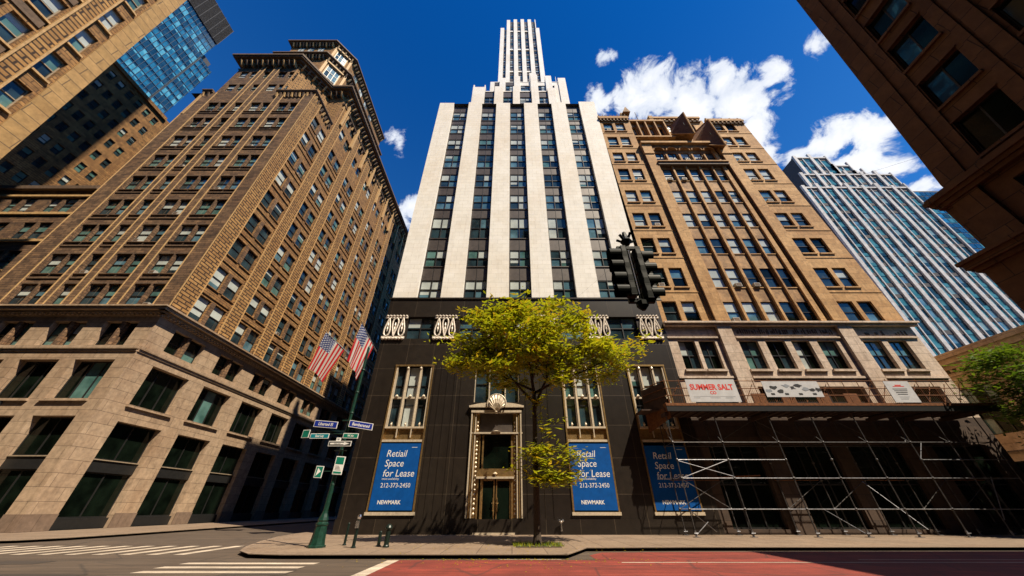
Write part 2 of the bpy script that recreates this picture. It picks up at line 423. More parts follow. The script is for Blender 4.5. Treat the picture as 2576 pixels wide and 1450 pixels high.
def text_mb(mb,body,F,u,v,size,m,d=.01,align='LEFT',shear=0,bold=0,sx=1.0,th=.004):
    cu=bpy.data.curves.new('t','FONT'); cu.body=body; cu.size=size; cu.align_x=align; cu.shear=shear; cu.offset=bold; cu.resolution_u=3; cu.fill_mode='FRONT'
    o=bpy.data.objects.new('t',cu); link(o)
    bpy.context.view_layer.update()
    dg=bpy.context.evaluated_depsgraph_get(); me=o.evaluated_get(dg).to_mesh()
    for p in me.polygons:
        mb.face([F.p(u+me.vertices[i].co.x*sx,v+me.vertices[i].co.y,d) for i in p.vertices],m)
    o.evaluated_get(dg).to_mesh_clear(); bpy.data.objects.remove(o); bpy.data.curves.remove(cu)
def front(Y,lean=None): return Fac((0,Y),(1,0),(0,-1),lean)
def east(X,lean=None): return Fac((X,0),(0,1),(1,0),lean)
def west(X,lean=None): return Fac((X,0),(0,1),(-1,0),lean)
PG=(('pane',5),('pane_blue',2),('pane_teal',1))

# ================================================================== the ground
def sheet(name,polys,z,m,kind='structure'):
    mb=MB()
    for poly in polys: mb.face([(x,y,z) for x,y in poly],m)
    o=mb.build(name); tag(o,kind=kind); return o
def slab(name,poly,z1,m,edge='kerb_stone',kw=.18):
    mb=MB(); mb.face([(x,y,z1) for x,y in poly],m)
    n=len(poly)
    for k in range(n):
        (x0,y0),(x1,y1)=poly[k],poly[(k+1)%n]
        mb.face([(x0,y0,-.02),(x1,y1,-.02),(x1,y1,z1),(x0,y0,z1)],edge)
        d=Vector((x1-x0,y1-y0)); 
        if d.length<.01: continue
        nn=Vector((-d.y,d.x)).normalized()*kw
        mb.face([(x0,y0,z1+.004),(x1,y1,z1+.004),(x1+nn.x,y1+nn.y,z1+.004),(x0+nn.x,y0+nn.y,z1+.004)],edge)
    return tag(mb.build(name),kind='structure')
sheet('road',[[(-900,-900),(900,-900),(900,900),(-900,900)]],-.15,'asphalt')
ZR=-.146
kerb=[(60,20.6),(60,70),(-12,70),(-16,70),(-16,30),(-15.5,27),(-14.4,23.5),(-13.2,20.5),(-12.2,18.6),(-11,17.4),(-9.5,17.1),(2.3,17.2),(2.9,18.4),(3.6,19.9),(9,20.1)][::-1]
slab('pavement',kerb[::-1],0,'pavement')
slab('pavement_across_side_street',[(-120,23.4),(-31,23.4),(-29.2,24.2),(-28.4,26.2),(-28.2,30),(-28.2,160),(-120,160)],0,'pavement')
slab('pavement_near_corner',[(-120,-60),(-29,-60),(-29,4),(-31,6.5),(-120,6.5)],0,'pavement')
slab('pavement_behind_right',[(8.4,-60),(60,-60),(60,5.5),(10,5.5),(8.4,4.4)],0,'pavement')
sheet('red_bus_lane',[[(-4.55,6),(60,6),(60,17.2),(3.4,16.85),(-4.5,16.85)],[(3.4,16.854),(60,17.204),(60,20.3),(9,19.75),(4.2,19.5),(3.4,18.4)]],ZR,'red_paint')
mk=MB()
mk.face([(-4.95,6,ZR+.004),(-4.5,6,ZR+.004),(-4.5,16.8,ZR+.004),(-4.95,16.8,ZR+.004)],'white_paint')
mk.build('stop_line')['kind']='structure'
mk=MB()
for x0,x1,y,w in ((4.2,60,16.1,.13),(6.5,10.2,12.15,.25),(-.5,2.0,16.95,.12),(14,60,16.95,.1)):
    mk.face([(x0,y,ZR+.004),(x1,y,ZR+.004),(x1,y+w,ZR+.004),(x0,y+w,ZR+.004)],'white_paint')
mk.build('lane_lines')['kind']='structure'
mk=MB()
for k in range(8):
    y=16.0-.98*k+.1; j=random.uniform(-.15,.15)
    mk.face([(-12.3+j,y-.42,ZR+.004),(-7.3+j,y-.42,ZR+.004),(-7.25+j,y,ZR+.004),(-12.25+j,y,ZR+.004)],'white_paint')
mk.build('crosswalk_near')['kind']='structure'
mk=MB()
for k in range(11):
    x=-27.3+1.22*k
    mk.face([(x,18.6,ZR+.004),(x+.5,18.6,ZR+.004),(x+.5,22.6,ZR+.004),(x,22.6,ZR+.004)],'white_paint')
mk.build('crosswalk_side_street')['kind']='structure'
mk=MB()
mk.lathe((-22.5,13.5,ZR),[(.38,0),(.38,.008)],20,'rusty_steel'); 
tag(mk.build('manhole_cover'),'round iron manhole cover in the asphalt left of the near crosswalk','manhole cover')

# ================================================================== main art deco tower
YM=28.66
def main_tower():
    root=thing('art_deco_tower',(1,YM,0),'slender art deco tower with white stone piers above a polished black granite base','tower')
    F=front(YM); wn=Windows(root); base=MB()
    bays=[(-10.03,-7.5),(-5.18,-2.7),(-.33,2.08),(4.4,6.82),(9.26,11.6)]
    piers=[(-12.5,-10.03),(-7.5,-5.18),(-2.7,-.33),(2.08,4.4),(6.82,9.26),(11.6,14.3)]
    # ---- black base
    band=[(-10.4,-7.72),(-5.22,-2.62),(-.2,2.38),(4.88,7.4),(9.55,12.4)]
    ops=[(a,b,15.1,17.5) for a,b in band]
    tall=[(-10.62,-7.12),(4.42,7.86),(10.4,13.9)]
    ops+=[(a,b,1.2,12.4) for a,b in tall]+[(-3.4,.78,0,8.4),(-3.3,.68,9.1,12.4)]
    F.wall(base,-12.62,15.02,0,19.74,ops,'granite_black',.4)
    shell(base,-12.62,15.02,YM,75,0,19.74,'granite_black','EWN',None)
    F.box(base,-12.72,15.02,19.55,19.74,-.02,.10,'granite_black')
    F.box(base,-12.7,15.0,0,.9,-.02,.06,'granite_black')
    for x in (-6.35,-5.75,-5.1,-4.5,1.9,2.5,3.1): F.box(base,x-.05,x+.05,.9,12.6,-.02,.07,'granite_black')
    for a,b in ((-6.9,-3.75),(1.15,3.9)): F.box(base,a,b,.9,13.0,-.02,.035,'granite_black')
    base.build('granite_base',root)
    for a,b in band: wn.add(F,a,b,15.1,17.5,-.35,nu=2,nv=2,fw=.1,gm=(('pane_blue',2),('pane',3)),blind=.35)
    # ---- ornament grilles between the band windows
    for a in (-12.62,-7.68,-2.58,2.42,7.44,12.45):
        o=MB(); w=2.2; b=a+w
        F.box(o,a,b,17.28,17.5,.02,.14,'silver_ornament'); F.box(o,a,b,15.1,15.3,.02,.14,'silver_ornament')
        for k in range(7):
            u=a+.16+k*(w-.32)/6
            for z in (17.52,15.05):
                o.lathe(F.p(u,z,.08),[(.10,-.09),(.17,0),(.10,.09)],8,'silver_ornament')
        for k in range(3):       # interlaced loops
            cu=a+.40+k*(w-.80)/2
            pts=[]
            for q in range(17):
                an=2*math.pi*q/16
                pts.append(F.p(cu+.42*math.sin(an)*(.55+.45*math.cos(an)*(1 if k%2 else -1)),16.3+.98*math.cos(an),.10+.02*(k%2)))
            for p,q in zip(pts,pts[1:]): o.tube(p,q,.075,.075,6,'silver_ornament',caps=False)
            o.lathe(F.p(cu,16.3,.1),[(.03,-.5),(.09,-.2),(.05,0),(.09,.2),(.03,.5)],6,'silver_ornament')
        o.build('ornament_grille',root)
    # ---- tall triple windows with bronze frames
    for a,b in tall:
        w=MB()
        for u in (a,b-.12): F.box(w,u,u+.12,1.2,12.4,-.1,.09,'bronze')
        F.box(w,a-.06,b+.06,1.12,1.32,-.1,.14,'pale_metal'); F.box(w,a-.02,b+.02,12.3,12.45,-.1,.1,'bronze')
        F.box(w,a+.1,b-.1,5.98,6.15,-.15,.06,'pale_metal'); F.box(w,a+.12,b-.12,6.15,7.0,-.2,-.12,'bronze')
        F.box(w,a+.1,b-.1,7.0,7.14,-.15,.08,'pale_metal')
        for u in (a+.12,b-.26): F.box(w,u,u+.14,7.1,12.3,-.2,.04,'pale_metal')
        for k in (1,2):
            u=a+(b-a)*k/3
            F.box(w,u-.13,u+.13,7.1,12.3,-.2,.0,'pale_metal'); F.box(w,u-.04,u+.04,6.3,12.3,-.02,.07,'pale_metal')
            w.lathe(F.p(u,12.1,.04),[(.03,-.2),(.13,0),(.03,.2)],8,'pale_metal')
        for k in range(3):
            u=a+(b-a)*(k+.5)/3
            F.box(w,u-.5,u+.5,9.42,9.56,-.25,-.02,'pale_metal'); w.lathe(F.p(u,9.6,-.02),[(.05,-.14),(.16,0),(.05,.16)],8,'pale_metal')
            F.box(w,u-.04,u+.04,7.14,7.5,-.14,.0,'pale_metal'); w.lathe(F.p(u,7.3,.03),[(.03,-.12),(.1,0),(.03,.12)],8,'pale_metal')
        F.quad(w,a,b,1.2,12.4,-.38,'dark_void')
        w.build('window_frame',root)
        for k in range(3):
            u=a+(b-a)*k/3
            wn.add(F,u+.16,u+(b-a)/3-.14,7.14,12.3,-.3,nu=1,nv=3,fw=.05,gm=(('pane',2),('pane_teal',1)),blind=.6)
    # ---- entrance
    e=MB()
    for s_,u in ((1,-3.4),(-1,.78)):
        for k,(w0,w1,dd) in enumerate(((0,.1,.16),(.18,.26,.1),(.34,.42,.05))):
            a,b=sorted((u+s_*w0,u+s_*w1)); F.box(e,a,b,.95,8.25,-.3,dd,'pale_metal' if k!=1 else 'bronze')
        a,b=sorted((u,u+s_*.75)); F.box(e,a,b,.95,8.2,-.38,-.2,'bronze'); F.box(e,a,b,0,.95,-.38,.05,'granite_black')
        for q in range(22): e.lathe(F.p(u+s_*.55,1.2+q*.3,-.16),[(.03,-.1),(.09,0),(.03,.1)],6,'pale_metal',False)
    F.box(e,-3.42,.80,8.22,8.42,-.3,.2,'pale_metal'); F.box(e,-3.62,1.0,8.62,8.78,-.02,.3,'pale_metal')
    e.prism([(-3.6,8.78),(.98,8.78),(.2,8.95),(-1.3,9.1),(-2.8,8.95)],YM-.25,YM,'pale_metal')
    F.box(e,-3.45,.85,6.58,6.7,-.25,.1,'pale_metal'); F.box(e,-2.7,.1,6.7,8.2,-.3,-.2,'spandrel')
    F.box(e,-2.75,.15,3.42,3.56,-.3,.0,'pale_metal'); F.box(e,-2.75,.15,3.56,4.1,-.3,-.1,'bronze')
    e.lathe(F.p(-1.3,3.75,-.08),[(.03,-.12),(.2,0),(.03,.12)],8,'pale_metal'); e.lathe(F.p(-1.3,6.72,.1),[(.1,-.1),(.4,0),(.1,.1)],10,'pale_metal')
    for u in (-2.62,-2.34,-.02): F.box(e,u-.06,u+.06,0.1,6.5,-.32,-.12,'bronze')
    F.quad(e,-3.3,.7,0,8.3,-.39,'dark_void'); F.box(e,-2.6,.05,4.1,6.4,-.36,-.3,'pane_dark')
    F.box(e,-2.8,.2,0,.12,-.38,.1,'pale_metal')
    e.build('door_surround',root)
    for a,b,h in ((-2.3,-1.32,-1.42),(-1.22,-.1,-1.1)):
        d=MB(); F.box(d,a,b,.15,3.4,-.3,-.26,'pane_dark')
        for u0,u1 in ((a,a+.09),(b-.09,b)): F.box(d,u0,u1,.13,3.4,-.27,-.2,'bronze')
        F.box(d,a,b,.13,.5,-.27,-.21,'bronze'); F.box(d,a,b,3.28,3.4,-.27,-.21,'bronze')
        do=d.build('door',root)
        hm=MB(); hm.tube(F.p(h,1.35,-.12),F.p(h,2.2,-.12),.03,.03,6,'bronze'); 
        for z in (1.4,2.15): hm.tube(F.p(h,z,-.2),F.p(h,z,-.12),.03,.03,6,'bronze')
        hm.tube(F.p(h-.1,1.85,-.12),F.p(h+.1,1.85,-.12),.03,.03,6,'bronze')
        hm.build('door_handle',do)
    s=MB(); c=Vector(F.p(-1.3,8.9,.35))
    nn=20; prev=None
    for i in range(nn+1):                    # scallop shell crest
        a=math.pi*(-.12+1.24*i/nn); rr=.72*(1+.03*math.cos(i*math.pi))
        dep=.10 if i%2 else 0
        row=[c+Vector((math.cos(a)*rr*q*.95,-dep*q-.25*math.sin(q*3.0),-.68*(1-q)+math.sin(a)*rr*q)) for q in (0,.25,.5,.75,1)]
        if prev:
            for k in range(4): s.face([prev[k],row[k],row[k+1],prev[k+1]],'pale_metal',smooth=False)
        prev=row
    for i in range(nn):
        a0=math.pi*(-.12+1.24*i/nn); a1=math.pi*(-.12+1.24*(i+1)/nn)
        s.tube(c+Vector((math.cos(a0)*.78,.0,math.sin(a0)*.78)),c+Vector((math.cos(a1)*.78,.0,math.sin(a1)*.78)),.07,.07,6,'pale_metal')
    s.lathe(c+Vector((0,0,-.68)),[(.05,-.15),(.16,0),(.05,.12)],8,'pale_metal')
    s.build('scallop_crest',root)
    w=MB(); 
    for u in (-3.3,-2.0,-.6,.6): F.box(w,u-.05,u+.05,9.1,12.4,-.35,-.1,'pale_metal')
    w.build('transom_mullions',root); wn.add(F,-3.25,.63,9.1,12.4,-.34,nu=3,nv=2,blind=0)
    # ---- white shaft
    shaft=MB()
    for a,b in piers: F.box(shaft,a,b,19.745,60.06+random.uniform(-.2,.35),-.6,.0,'limestone')
    shell(shaft,-12.5,14.3,YM,75,19.745,59.6,'limestone','EWN')
    shaft.build('stone_pier',root)
    rows=[(19.85,22.3),(24.2,26.65),(28.5,32.0),(33.6,36.4),(38.0,40.75),(42.3,45.4),(46.8,49.4),(51.1,53.7),(54.9,57.5)]
    sp=MB()
    for a,b in bays:
        F.wall(sp,a,b,19.745,59.7,[(a+.06,b-.06,c,e) for c,e in rows],'spandrel',.14,d=-.42)
        F.box(sp,(a+b)/2-.02,(a+b)/2+.02,19.745,59.7,-.43,-.39,'frame_black')
        for c,e in rows: F.box(sp,a+.02,b-.02,c-.1,c,-.43,-.33,'spandrel')
        for c,e in rows:
            c2=c if c>19.9 or 1 else c
            wn.add(F,a+.06,b-.06,c,e,-.54,nu=2,nv=2,fw=.10,gm=(('pane',3),('pane_blue',2),('pane_teal',1)),blind=.55,bm='pane_blind_sky',proud=.06)
    sp.build('spandrel_panels',root)
    # ---- first setback
    F2=front(33); b2=MB()
    pz=[(-8.16,-5.6,74.8),(-3.6,-1.8,75.1),(.2,1.6,75.1),(4.0,5.5,80.4),(7.4,9.0,74.4),(9.9,11.5,78.9)]
    for a,b,z in pz: F2.box(b2,a,b,59.6,z,-1.0,.25,'limestone')
    for a,b,z in ((9.0,9.9,76.0),(-8.16,-7.9,76.0),(-5.8,-5.6,76)): F2.box(b2,a,b,59.6,z,-.8,.1,'limestone')
    for (a,b) in ((-5.6,-3.6),(-1.8,.2),(1.6,4.0),(5.5,7.4)):
        F2.wall(b2,a,b,59.6,73.3,[(a,b,68.9,71.2),(a,b,63.9,66.4)],'spandrel' if a>-7 else 'limestone',.2,d=-.1)
        for v in ((68.9,71.2),(63.9,66.4)): wn.add(F2,a,b,*v,-.3,nu=2,nv=2,fw=.1,gm=PG,blind=.6)
        F2.box(b2,a,b,73.3,73.6,-.6,0,'limestone')
    shell(b2,-8.1,11.4,33.1,70,59.6,73.5,'limestone','EWN')
    b2.build('lower_setback',root)
    F3=front(38); b3=MB()
    for a,b,z in [(-5.3,-4.3,88.6),(-3.05,-1.6,90.7),(.5,2.0,91.7),(4.4,6.1,93.4),(8.3,9.8,91.9),(11.4,13.2,90.7)]:
        F3.box(b3,a,b,73.4,z,-1.,.25,'limestone')
    for a,b in ((-4.3,-3.05),(-1.6,.5),(2.0,4.4),(6.1,8.3),(9.8,11.4)):
        F3.wall(b3,a,b,73.4,88.8,[(a+.1,b-.1,84.6,87.2),(a+.1,b-.1,79.6,82.4)],'spandrel' if a<0 else 'limestone',.2)
        for v in ((84.6,87.2),(79.6,82.4)): wn.add(F3,a+.1,b-.1,*v,-.18,nu=2,nv=2,fw=.1,gm=PG,blind=.4)
        F3.box(b3,a,b,88.8,89.1,-.6,.05,'limestone')
    b3.tube(F3.p(11.0,89,-.2),F3.p(11.0,92.3,-.2),.08,.05,6,'limestone')
    shell(b3,-5.2,13.1,38.1,70,73.4,88.8,'limestone','EWN'); b3.build('upper_setback',root)
    # ---- slender tower
    FT=front(46); tw=MB()
    pr=[(-4.2,-2.9,149.5),(-1.95,-.7,157.6),(.65,1.95,158.2),(3.3,4.6,158.4),(6.0,7.3,158.2),(8.7,10.1,149.5)]
    for a,b,z in pr: FT.box(tw,a,b,88,z,-.8,.3,'limestone')
    FT.box(tw,8.7,9.0,149,158,-.8,.3,'limestone')
    for k,(a,b) in enumerate(((-2.9,-1.95),(-.7,.65),(1.95,3.3),(4.6,6.0),(7.3,8.7))):
        top=148.8 if k==0 else 156.8; rws=[]; z=92.
        while z+2.4<top-1: rws.append((z,z+2.3)); z+=3.55
        FT.wall(tw,a,b,88,top,[(a+.08,b-.08,c,e) for c,e in rws],'spandrel',.15,d=-.1)
        for c,e in rws: wn.add(FT,a+.08,b-.08,c,e,-.24,nu=1,nv=2,fw=.1,gm=PG,blind=.5)
    for zz in (146.6,130.5,114): 
        for a,b in ((-.7,.65),(1.95,3.3),(4.6,6.0)): FT.box(tw,a,b,zz,zz+.8,-.2,.05,'limestone')
    shell(tw,-4.15,10.05,46.1,62,88,148.8,'limestone','EWN'); shell(tw,-1.9,8.95,46.2,60,148.8,157,'limestone','EWN')
    tw.build('tower_shaft',root)
    wn.finish()
main_tower()

def lease_sign(a,b,z0,z1,first,phone,label):
    r=thing('lease_sign',((a+b)/2,YM,z0),label,'sign','blue lease signs on the black granite base'); F=front(YM); m=MB()
    F.box(m,a,b,z0,z1,.03,.09,'sign_blue'); m.build('panel',r)
    t=MB(); w=b-a
    for k,s in enumerate((first,'Space','for Lease')): text_mb(t,s,F,a+w*.17,z1-.95-k*.68,.68,'white',.094,shear=.12,sx=.95)
    text_mb(t,'more availability',F,a+w*.17,z0+1.92,.2,'white',.094,shear=.1)
    text_mb(t,phone,F,a+w*.17,z0+1.42,.42,'white',.094,sx=.95)
    text_mb(t,'NEWMARK',F,a+w*.17,z0+.38,.34,'white',.094,bold=.008,sx=1.0)
    F.box(t,a+w*.78,a+w*.92,z1-.3,z1-.27,.09,.094,'white')
    t.build('lettering',r)
lease_sign(-10.45,-7.3,1.42,5.86,'Retiail','212-373-2450','blue lease sign reading Retiail Space for Lease, left of the entrance')
lease_sign(4.55,7.73,1.42,5.84,'Retail','212-372-2450','blue lease sign reading Retail Space for Lease, right of the entrance behind the tree')
lease_sign(10.5,13.8,1.42,5.70,'Retail','212-372-2450','blue lease sign in deep shade beside the scaffold')

# ================================================================== brown corner building
def brown_corner():
    XL,YL=-38.,30.8
    root=thing('brown_corner_building',(XL,YL,0),'massive brown brick corner building with a pale stone base and ornate rooftop pavilion','building')
    wn=Windows(root); Ff=front(YL); Fs=east(XL)
    # stone base
    b=MB()
    fops=[]; sops=[]
    for k in range(4):
        o=-5.55*k
        fops+=[(-43.4+o,-39.5+o,0.0,8.5),(-43.6+o,-39.6+o,10.0,13.85),(-43.5+o,-39.9+o,15.35,18.15)]
    ys=[33.1+6.85*k for k in range(8)]
    for y in ys: sops+=[(y,y+4.7,0,8.5),(y,y+4.6,10.05,14.0),(y,y+4.3,15.7,18.2)]
    Ff.wall(b,-62,XL,0,19.0,fops,'sand_stone',.75); Fs.wall(b,YL,88,0,19.0,sops,'sand_stone',.75)
    for F,u0,u1 in ((Ff,-62,XL),(Fs,YL,88)):
        e=.0
        F.box(b,u0,u1+(.06 if F is Ff else 0),14.95,15.3,-.02,.22,'sand_stone')
        F.box(b,u0,u1,14.7,14.95,-.02,.1,'sand_stone')
    for F,lst,u0,u1 in ((Ff,[o for o in fops if o[2]==0.0],-62,XL),(Fs,[o for o in sops if o[2]==0],YL,88)):
        e_=sorted([u0]+[q for o in lst for q in o[:2] if u0<q<u1]+[u1]); 
        for a,c_ in zip(e_[0::2],e_[1::2]): F.box(b,a-.0,c_+.0,0,1.15,-.02,.07,'dirty_stone')
    b.build('stone_base',root)
    c=MB()
    for h0,h1,pr in ((18.75,19.0,.15),(19.0,19.25,.45),(19.25,19.55,.8),(19.55,19.72,.95)):
        Ff.box(c,-62,XL+pr,h0,h1,-.02,pr,'sand_stone'); Fs.box(c,YL-pr+.003,88,h0,h1,-.02,pr-.003,'sand_stone')
    for u in [x*.5 for x in range(0,48)]: Ff.box(c,-62+u,-62+u+.22,18.82,19.0,.14,.4,'sand_stone')
    for u in [x*.5 for x in range(0,70)]: Fs.box(c,YL+.2+u,YL+.42+u,18.82,19.0,.14,.4,'sand_stone')
    c.build('base_cornice',root)
    for (a,e,v0,v1) in fops+sops:
        F=Ff if (a,e,v0,v1) in fops else Fs
        if v0<1: 
            wn.add(F,a,e,5.3,v1,-.7,nu=2,nv=1,fw=.12,gm=(('pane_dark',3),('pane_teal',0.3)),blind=0); wn.add(F,a,e,.8,4.3,-.7,nu=2,nv=1,fw=.12,gm=(('pane_dark',1),),blind=0)
            m=MB(); F.box(m,a,e,4.3,5.3,-.75,-.45,'frame_black'); F.box(m,a,e,5.24,5.32,-.5,-.36,'frame_tan')
            m.build('shopfront_band',root); m=MB(); F.box(m,a,e,0,.8,-.75,-.35,'frame_black'); m.build('plinth',root)
        elif v0<14: 
            wn.add(F,a,e,v0,v1,-.7,nu=3,nv=1,fw=.14,gm=(('pane_dark',4),('pane_teal',.5)),blind=.0)
            m=MB(); F.box(m,a-.2,e+.2,v0-.22,v0,-.02,.2,'sand_stone'); m.build('window_sill',root)
        else:
            wn.add(F,a,(a+e)/2-.35,v0,v1,-.6,nu=1,nv=2,fw=.1,gm=(('pane_dark',2),('pane_teal',1)),blind=.2); wn.add(F,(a+e)/2+.35,e,v0,v1,-.6,nu=1,nv=2,fw=.1,gm=(('pane_dark',2),('pane_teal',1)),blind=.2)
            m=MB(); m.tube(F.p((a+e)/2,v0,-.25),F.p((a+e)/2,v1,-.25),.27,.24,10,'brick_brown'); F.box(m,(a+e)/2-.36,(a+e)/2+.36,v0,v1,-.74,-.4,'brick_brown'); m.build('column',root)
    # brick floors
    bot=[20.0,24.5,29.5,34.4,39.6,44.9,50.25,55.9,61.2]; hh=3.0
    fcols=[(-41.3,-39.6),(-43.4,-41.7),(-46.4,-44.75),(-48.55,-46.8),(-51.55,-49.9),(-54.35,-52.6),(-56.5,-54.75)]
    scols=[]
    for y in ys: scols+=[(y,y+1.9),(y+2.6,y+4.5)]
    w=MB()
    fo=[(a,e,z,z+hh) for z in bot for a,e in fcols]; so_=[(a,e,z+.15,z+hh+.15) for z in bot for a,e in scols]
    Ff.wall(w,-59.3,XL,19.72,67.9,fo,'brick_brown',.4); Fs.wall(w,YL,88,19.72,67.9,so_,'brick_gold',.4)  # front brick darker than the side: weaker sun put into its colour
    # upper floors behind the corner notch
    so2=[(a,e,z,z+hh) for z in (67.9+.9,74.0) for a,e in scols[2:]]
    Fs.wall(w,37.05,88,67.9,79.6,so2,'brick_gold',.4)
    fo2=[(a,e,z,z+2.6) for z in (68.9,74.4) for a,e in fcols[2:]]
    Ff.wall(w,-57.4,-45.3,67.9,79.6,fo2,'brick_brown',.4)
    w.face([(-45.3,YL,67.9),(-41.6,37.05,67.9),(-41.6,37.05,79.6),(-45.3,YL,79.6)],'brick_corbel')
    w.face([(-41.6,37.05,67.9),(XL,37.05,67.9),(XL,37.05,79.6),(-41.6,37.05,79.6)],'brick_corbel')
    w.face([(-57.4,YL,67.9),(-57.4,88,67.9),(-57.4,88,79.6),(-57.4,YL,79.6)],'brick_brown')
    w.face([(-62,YL,67.9),(XL,YL,67.9),(XL,88,67.9),(-62,88,67.9)],'roof_tar')
    w.face([(-59.3,YL,19),(-59.3,88,19),(-59.3,88,67.9),(-59.3,YL,67.9)],'brick_brown')
    w.face([(-59.3,88,0),(XL,88,0),(XL,88,79.6),(-59.3,88,79.6)],'brick_brown')
    w.face([(-57.4,YL,79.6),(-45.3,YL,79.6),(-41.6,37.05,79.6),(XL,37.05,79.6),(XL,88,79.6),(-57.4,88,79.6)],'roof_tar')
    w.build('brick_wall',root)
    for (a,e,z0,z1) in fo: wn.add(Ff,a,e,z0,z1,-.33,nu=1,nv=2,fw=.09,gm=(('pane',2),('pane_teal',3),('pane_blue',2)),blind=.35,fm='frame_black')
    for (a,e,z0,z1) in so_: wn.add(Fs,a,e,z0,z1,-.33,nu=1,nv=2,fw=.09,gm=(('pane',4),('pane_teal',1),('pane_blue',1)),blind=.45)
    for (a,e,z0,z1) in fo2: wn.add(Ff,a,e,z0,z1,-.33,nu=1,nv=2,fw=.09,gm=PG,blind=.3)
    for (a,e,z0,z1) in so2: wn.add(Fs,a,e,z0,z1,-.33,nu=1,nv=2,fw=.09,gm=PG,blind=.3)
    ra=random.Random(9)
    for a,e,z0,z1 in ra.sample(fo,9): aircon(Ff,root,a+.4,z0+.05,-.28)
    for a,e,z0,z1 in ra.sample(so_,14): aircon(Fs,root,a+.5,z0+.05,-.28)
    # pilasters with fins, spandrels, sills
    p=MB()
    Ff.box(p,-39.5,XL+.22,19.72,67.9,-.02,.22,'brick_brown')
    for a,e in ((-44.6,-43.5),(-49.75,-48.7),(-52.5,-51.7),(-59.3,-56.7)): 
        zt=79.4 if -57.5<a<-45.4 else 67.7
        Ff.box(p,a,e,19.72,zt,-.02,.22,'brick_brown')
        for u in (a,e): Ff.box(p,u-.045,u+.045,19.72,zt,.2,.29,'trim_gold')
    Ff.box(p,-39.6,-39.52,19.72,67.8,.2,.28,'trim_gold')
    Ff.box(p,-59.4,-58.9,60,68.0,.2,.3,'trim_gold')
    prev=YL-.2
    for i,y in enumerate(ys):
        e=y-.12 if i==0 else y-.12; a=prev
        zt=67.8 if i==0 else 79.4
        Fs.box(p,a+.003,e,19.72,zt,-.02,.22,'brick_corbel')
        for u in (a+.06,e-.04): Fs.box(p,u-.045,u+.045,19.72,zt,.2,.31,'trim_gold')
        prev=y+4.62
    p.build('pilaster',root)
    s=MB()
    for z in bot:
        for a,e in fcols: Ff.box(s,a-.12,e+.12,z-.12,z,-.05,.14,'brick_brown'); Ff.box(s,a-.05,e+.05,z+hh,z+hh+.18,-.02,.10,'cornice_dark')
        for a,e in scols: Fs.box(s,a-.1,e+.1,z+.03,z+.15,-.05,.14,'brick_gold')
        for y in ys: Fs.box(s,y-.1,y+4.6,z-1.0,z-.5,-.02,.12,'brick_gold'); Fs.box(s,y+1.95,y+2.55,z+.15,z+hh+.15,-.02,.08,'brick_brown')
        for a,e in zip([c[1] for c in fcols[1::2]],[c[0] for c in fcols[0::2]]): Ff.box(s,a+.1,e-.1,z,z+hh,-.02,.09,'brick_brown')
        Ff.box(s,-58.9,-39.8,z-.75,z-.62,-.02,.1,'cornice_dark')
    s.build('sills_and_spandrels',root)
    # cornices
    def corn(mb,path,z,prof,m,brackets=.9):
        """path of (x,y) points, walked so that outward is to the right-hand side"""
        P=[Vector(q) for q in path]; zz=z
        for h,pr in prof:
            off=[]
            for i,q in enumerate(P):
                ns=[]
                if i>0: d=(P[i]-P[i-1]).normalized(); ns.append(Vector((d.y,-d.x)))
                if i<len(P)-1: d=(P[i+1]-P[i]).normalized(); ns.append(Vector((d.y,-d.x)))
                n=sum(ns,Vector((0,0))); n=n/max(n.length_squared,.3)*len(ns) if len(ns)==2 else ns[0]
                if len(ns)==2:
                    n=(ns[0]+ns[1]); n=n/ (1+ns[0].dot(ns[1]))
                off.append(q+n*pr)
            for i in range(len(P)-1):
                a,b_,c_,d_=P[i],P[i+1],off[i+1],off[i]
                lo=[(a.x,a.y,zz),(b_.x,b_.y,zz),(c_.x,c_.y,zz),(d_.x,d_.y,zz)]; hi=[(x,y,zz+h) for x,y,_ in lo]
                mb.hexa(lo,hi,m)
            zz+=h
        for i in range(len(P)-1):
            d=P[i+1]-P[i]; n=Vector((d.y,-d.x)).normalized(); Ln=d.length; k=int(Ln/brackets)
            pr=prof[-1][1]*.8
            for j in range(k):
                q=P[i]+d*((j+.5)/k); t=d.normalized()*.14
                lo=[q-t,q+t,q+t+n*pr*.5,q-t+n*pr*.5]; hi=[q-t,q+t,q+t+n*pr,q-t+n*pr]
                mb.hexa([(v.x,v.y,z-1.0) for v in lo],[(v.x,v.y,z+.02) for v in hi],'cornice_dark' if j%2 else 'trim_gold')
    c=MB()
    corn(c,[(-59.4,YL),(-57.4,YL)],67.3,[(.3,.2),(.3,.5),(.25,.7)],'cornice_dark',.7)
    corn(c,[(-45.3,YL),(XL,YL),(XL,37.0)],67.3,[(.3,.2),(.3,.45),(.25,.6)],'cornice_dark',.7)
    corn(c,[(XL-.0,37.05),(XL,88)],76.4,[(.3,.2),(.25,.4)],'cornice_dark',1.2)
    corn(c,[(-57.5,60),(-57.5,YL),(-45.3,YL),(-41.6,37.05),(XL,37.05),(XL,88)],79.6,[(.5,.3),(.5,.9),(.35,1.5),(.5,1.7)],'cornice_dark',1.1)
    c.build('main_cornice',root)
    # statues/urns clutter along the side parapet
    par=MB()
    Fs.box(par,38.5,88,81.4,82.6,-.8,-.3,'brick_gold'); Ff.box(par,-57,-46,81.4,82.0,-.8,-.4,'brick_brown')
    for k in range(14):
        y=40+3.4*k; h=random.uniform(1.2,2.6)
        Fs.box(par,y,y+1.2,81.4,82+h,-1.1,.25,'trim_gold' if k%2 else 'brick_gold')
        par.lathe(Fs.p(y+.6,82+h,-.4),[(.5,0),(.3,.3),(.55,.8),(.2,1.3)],8,'trim_gold')
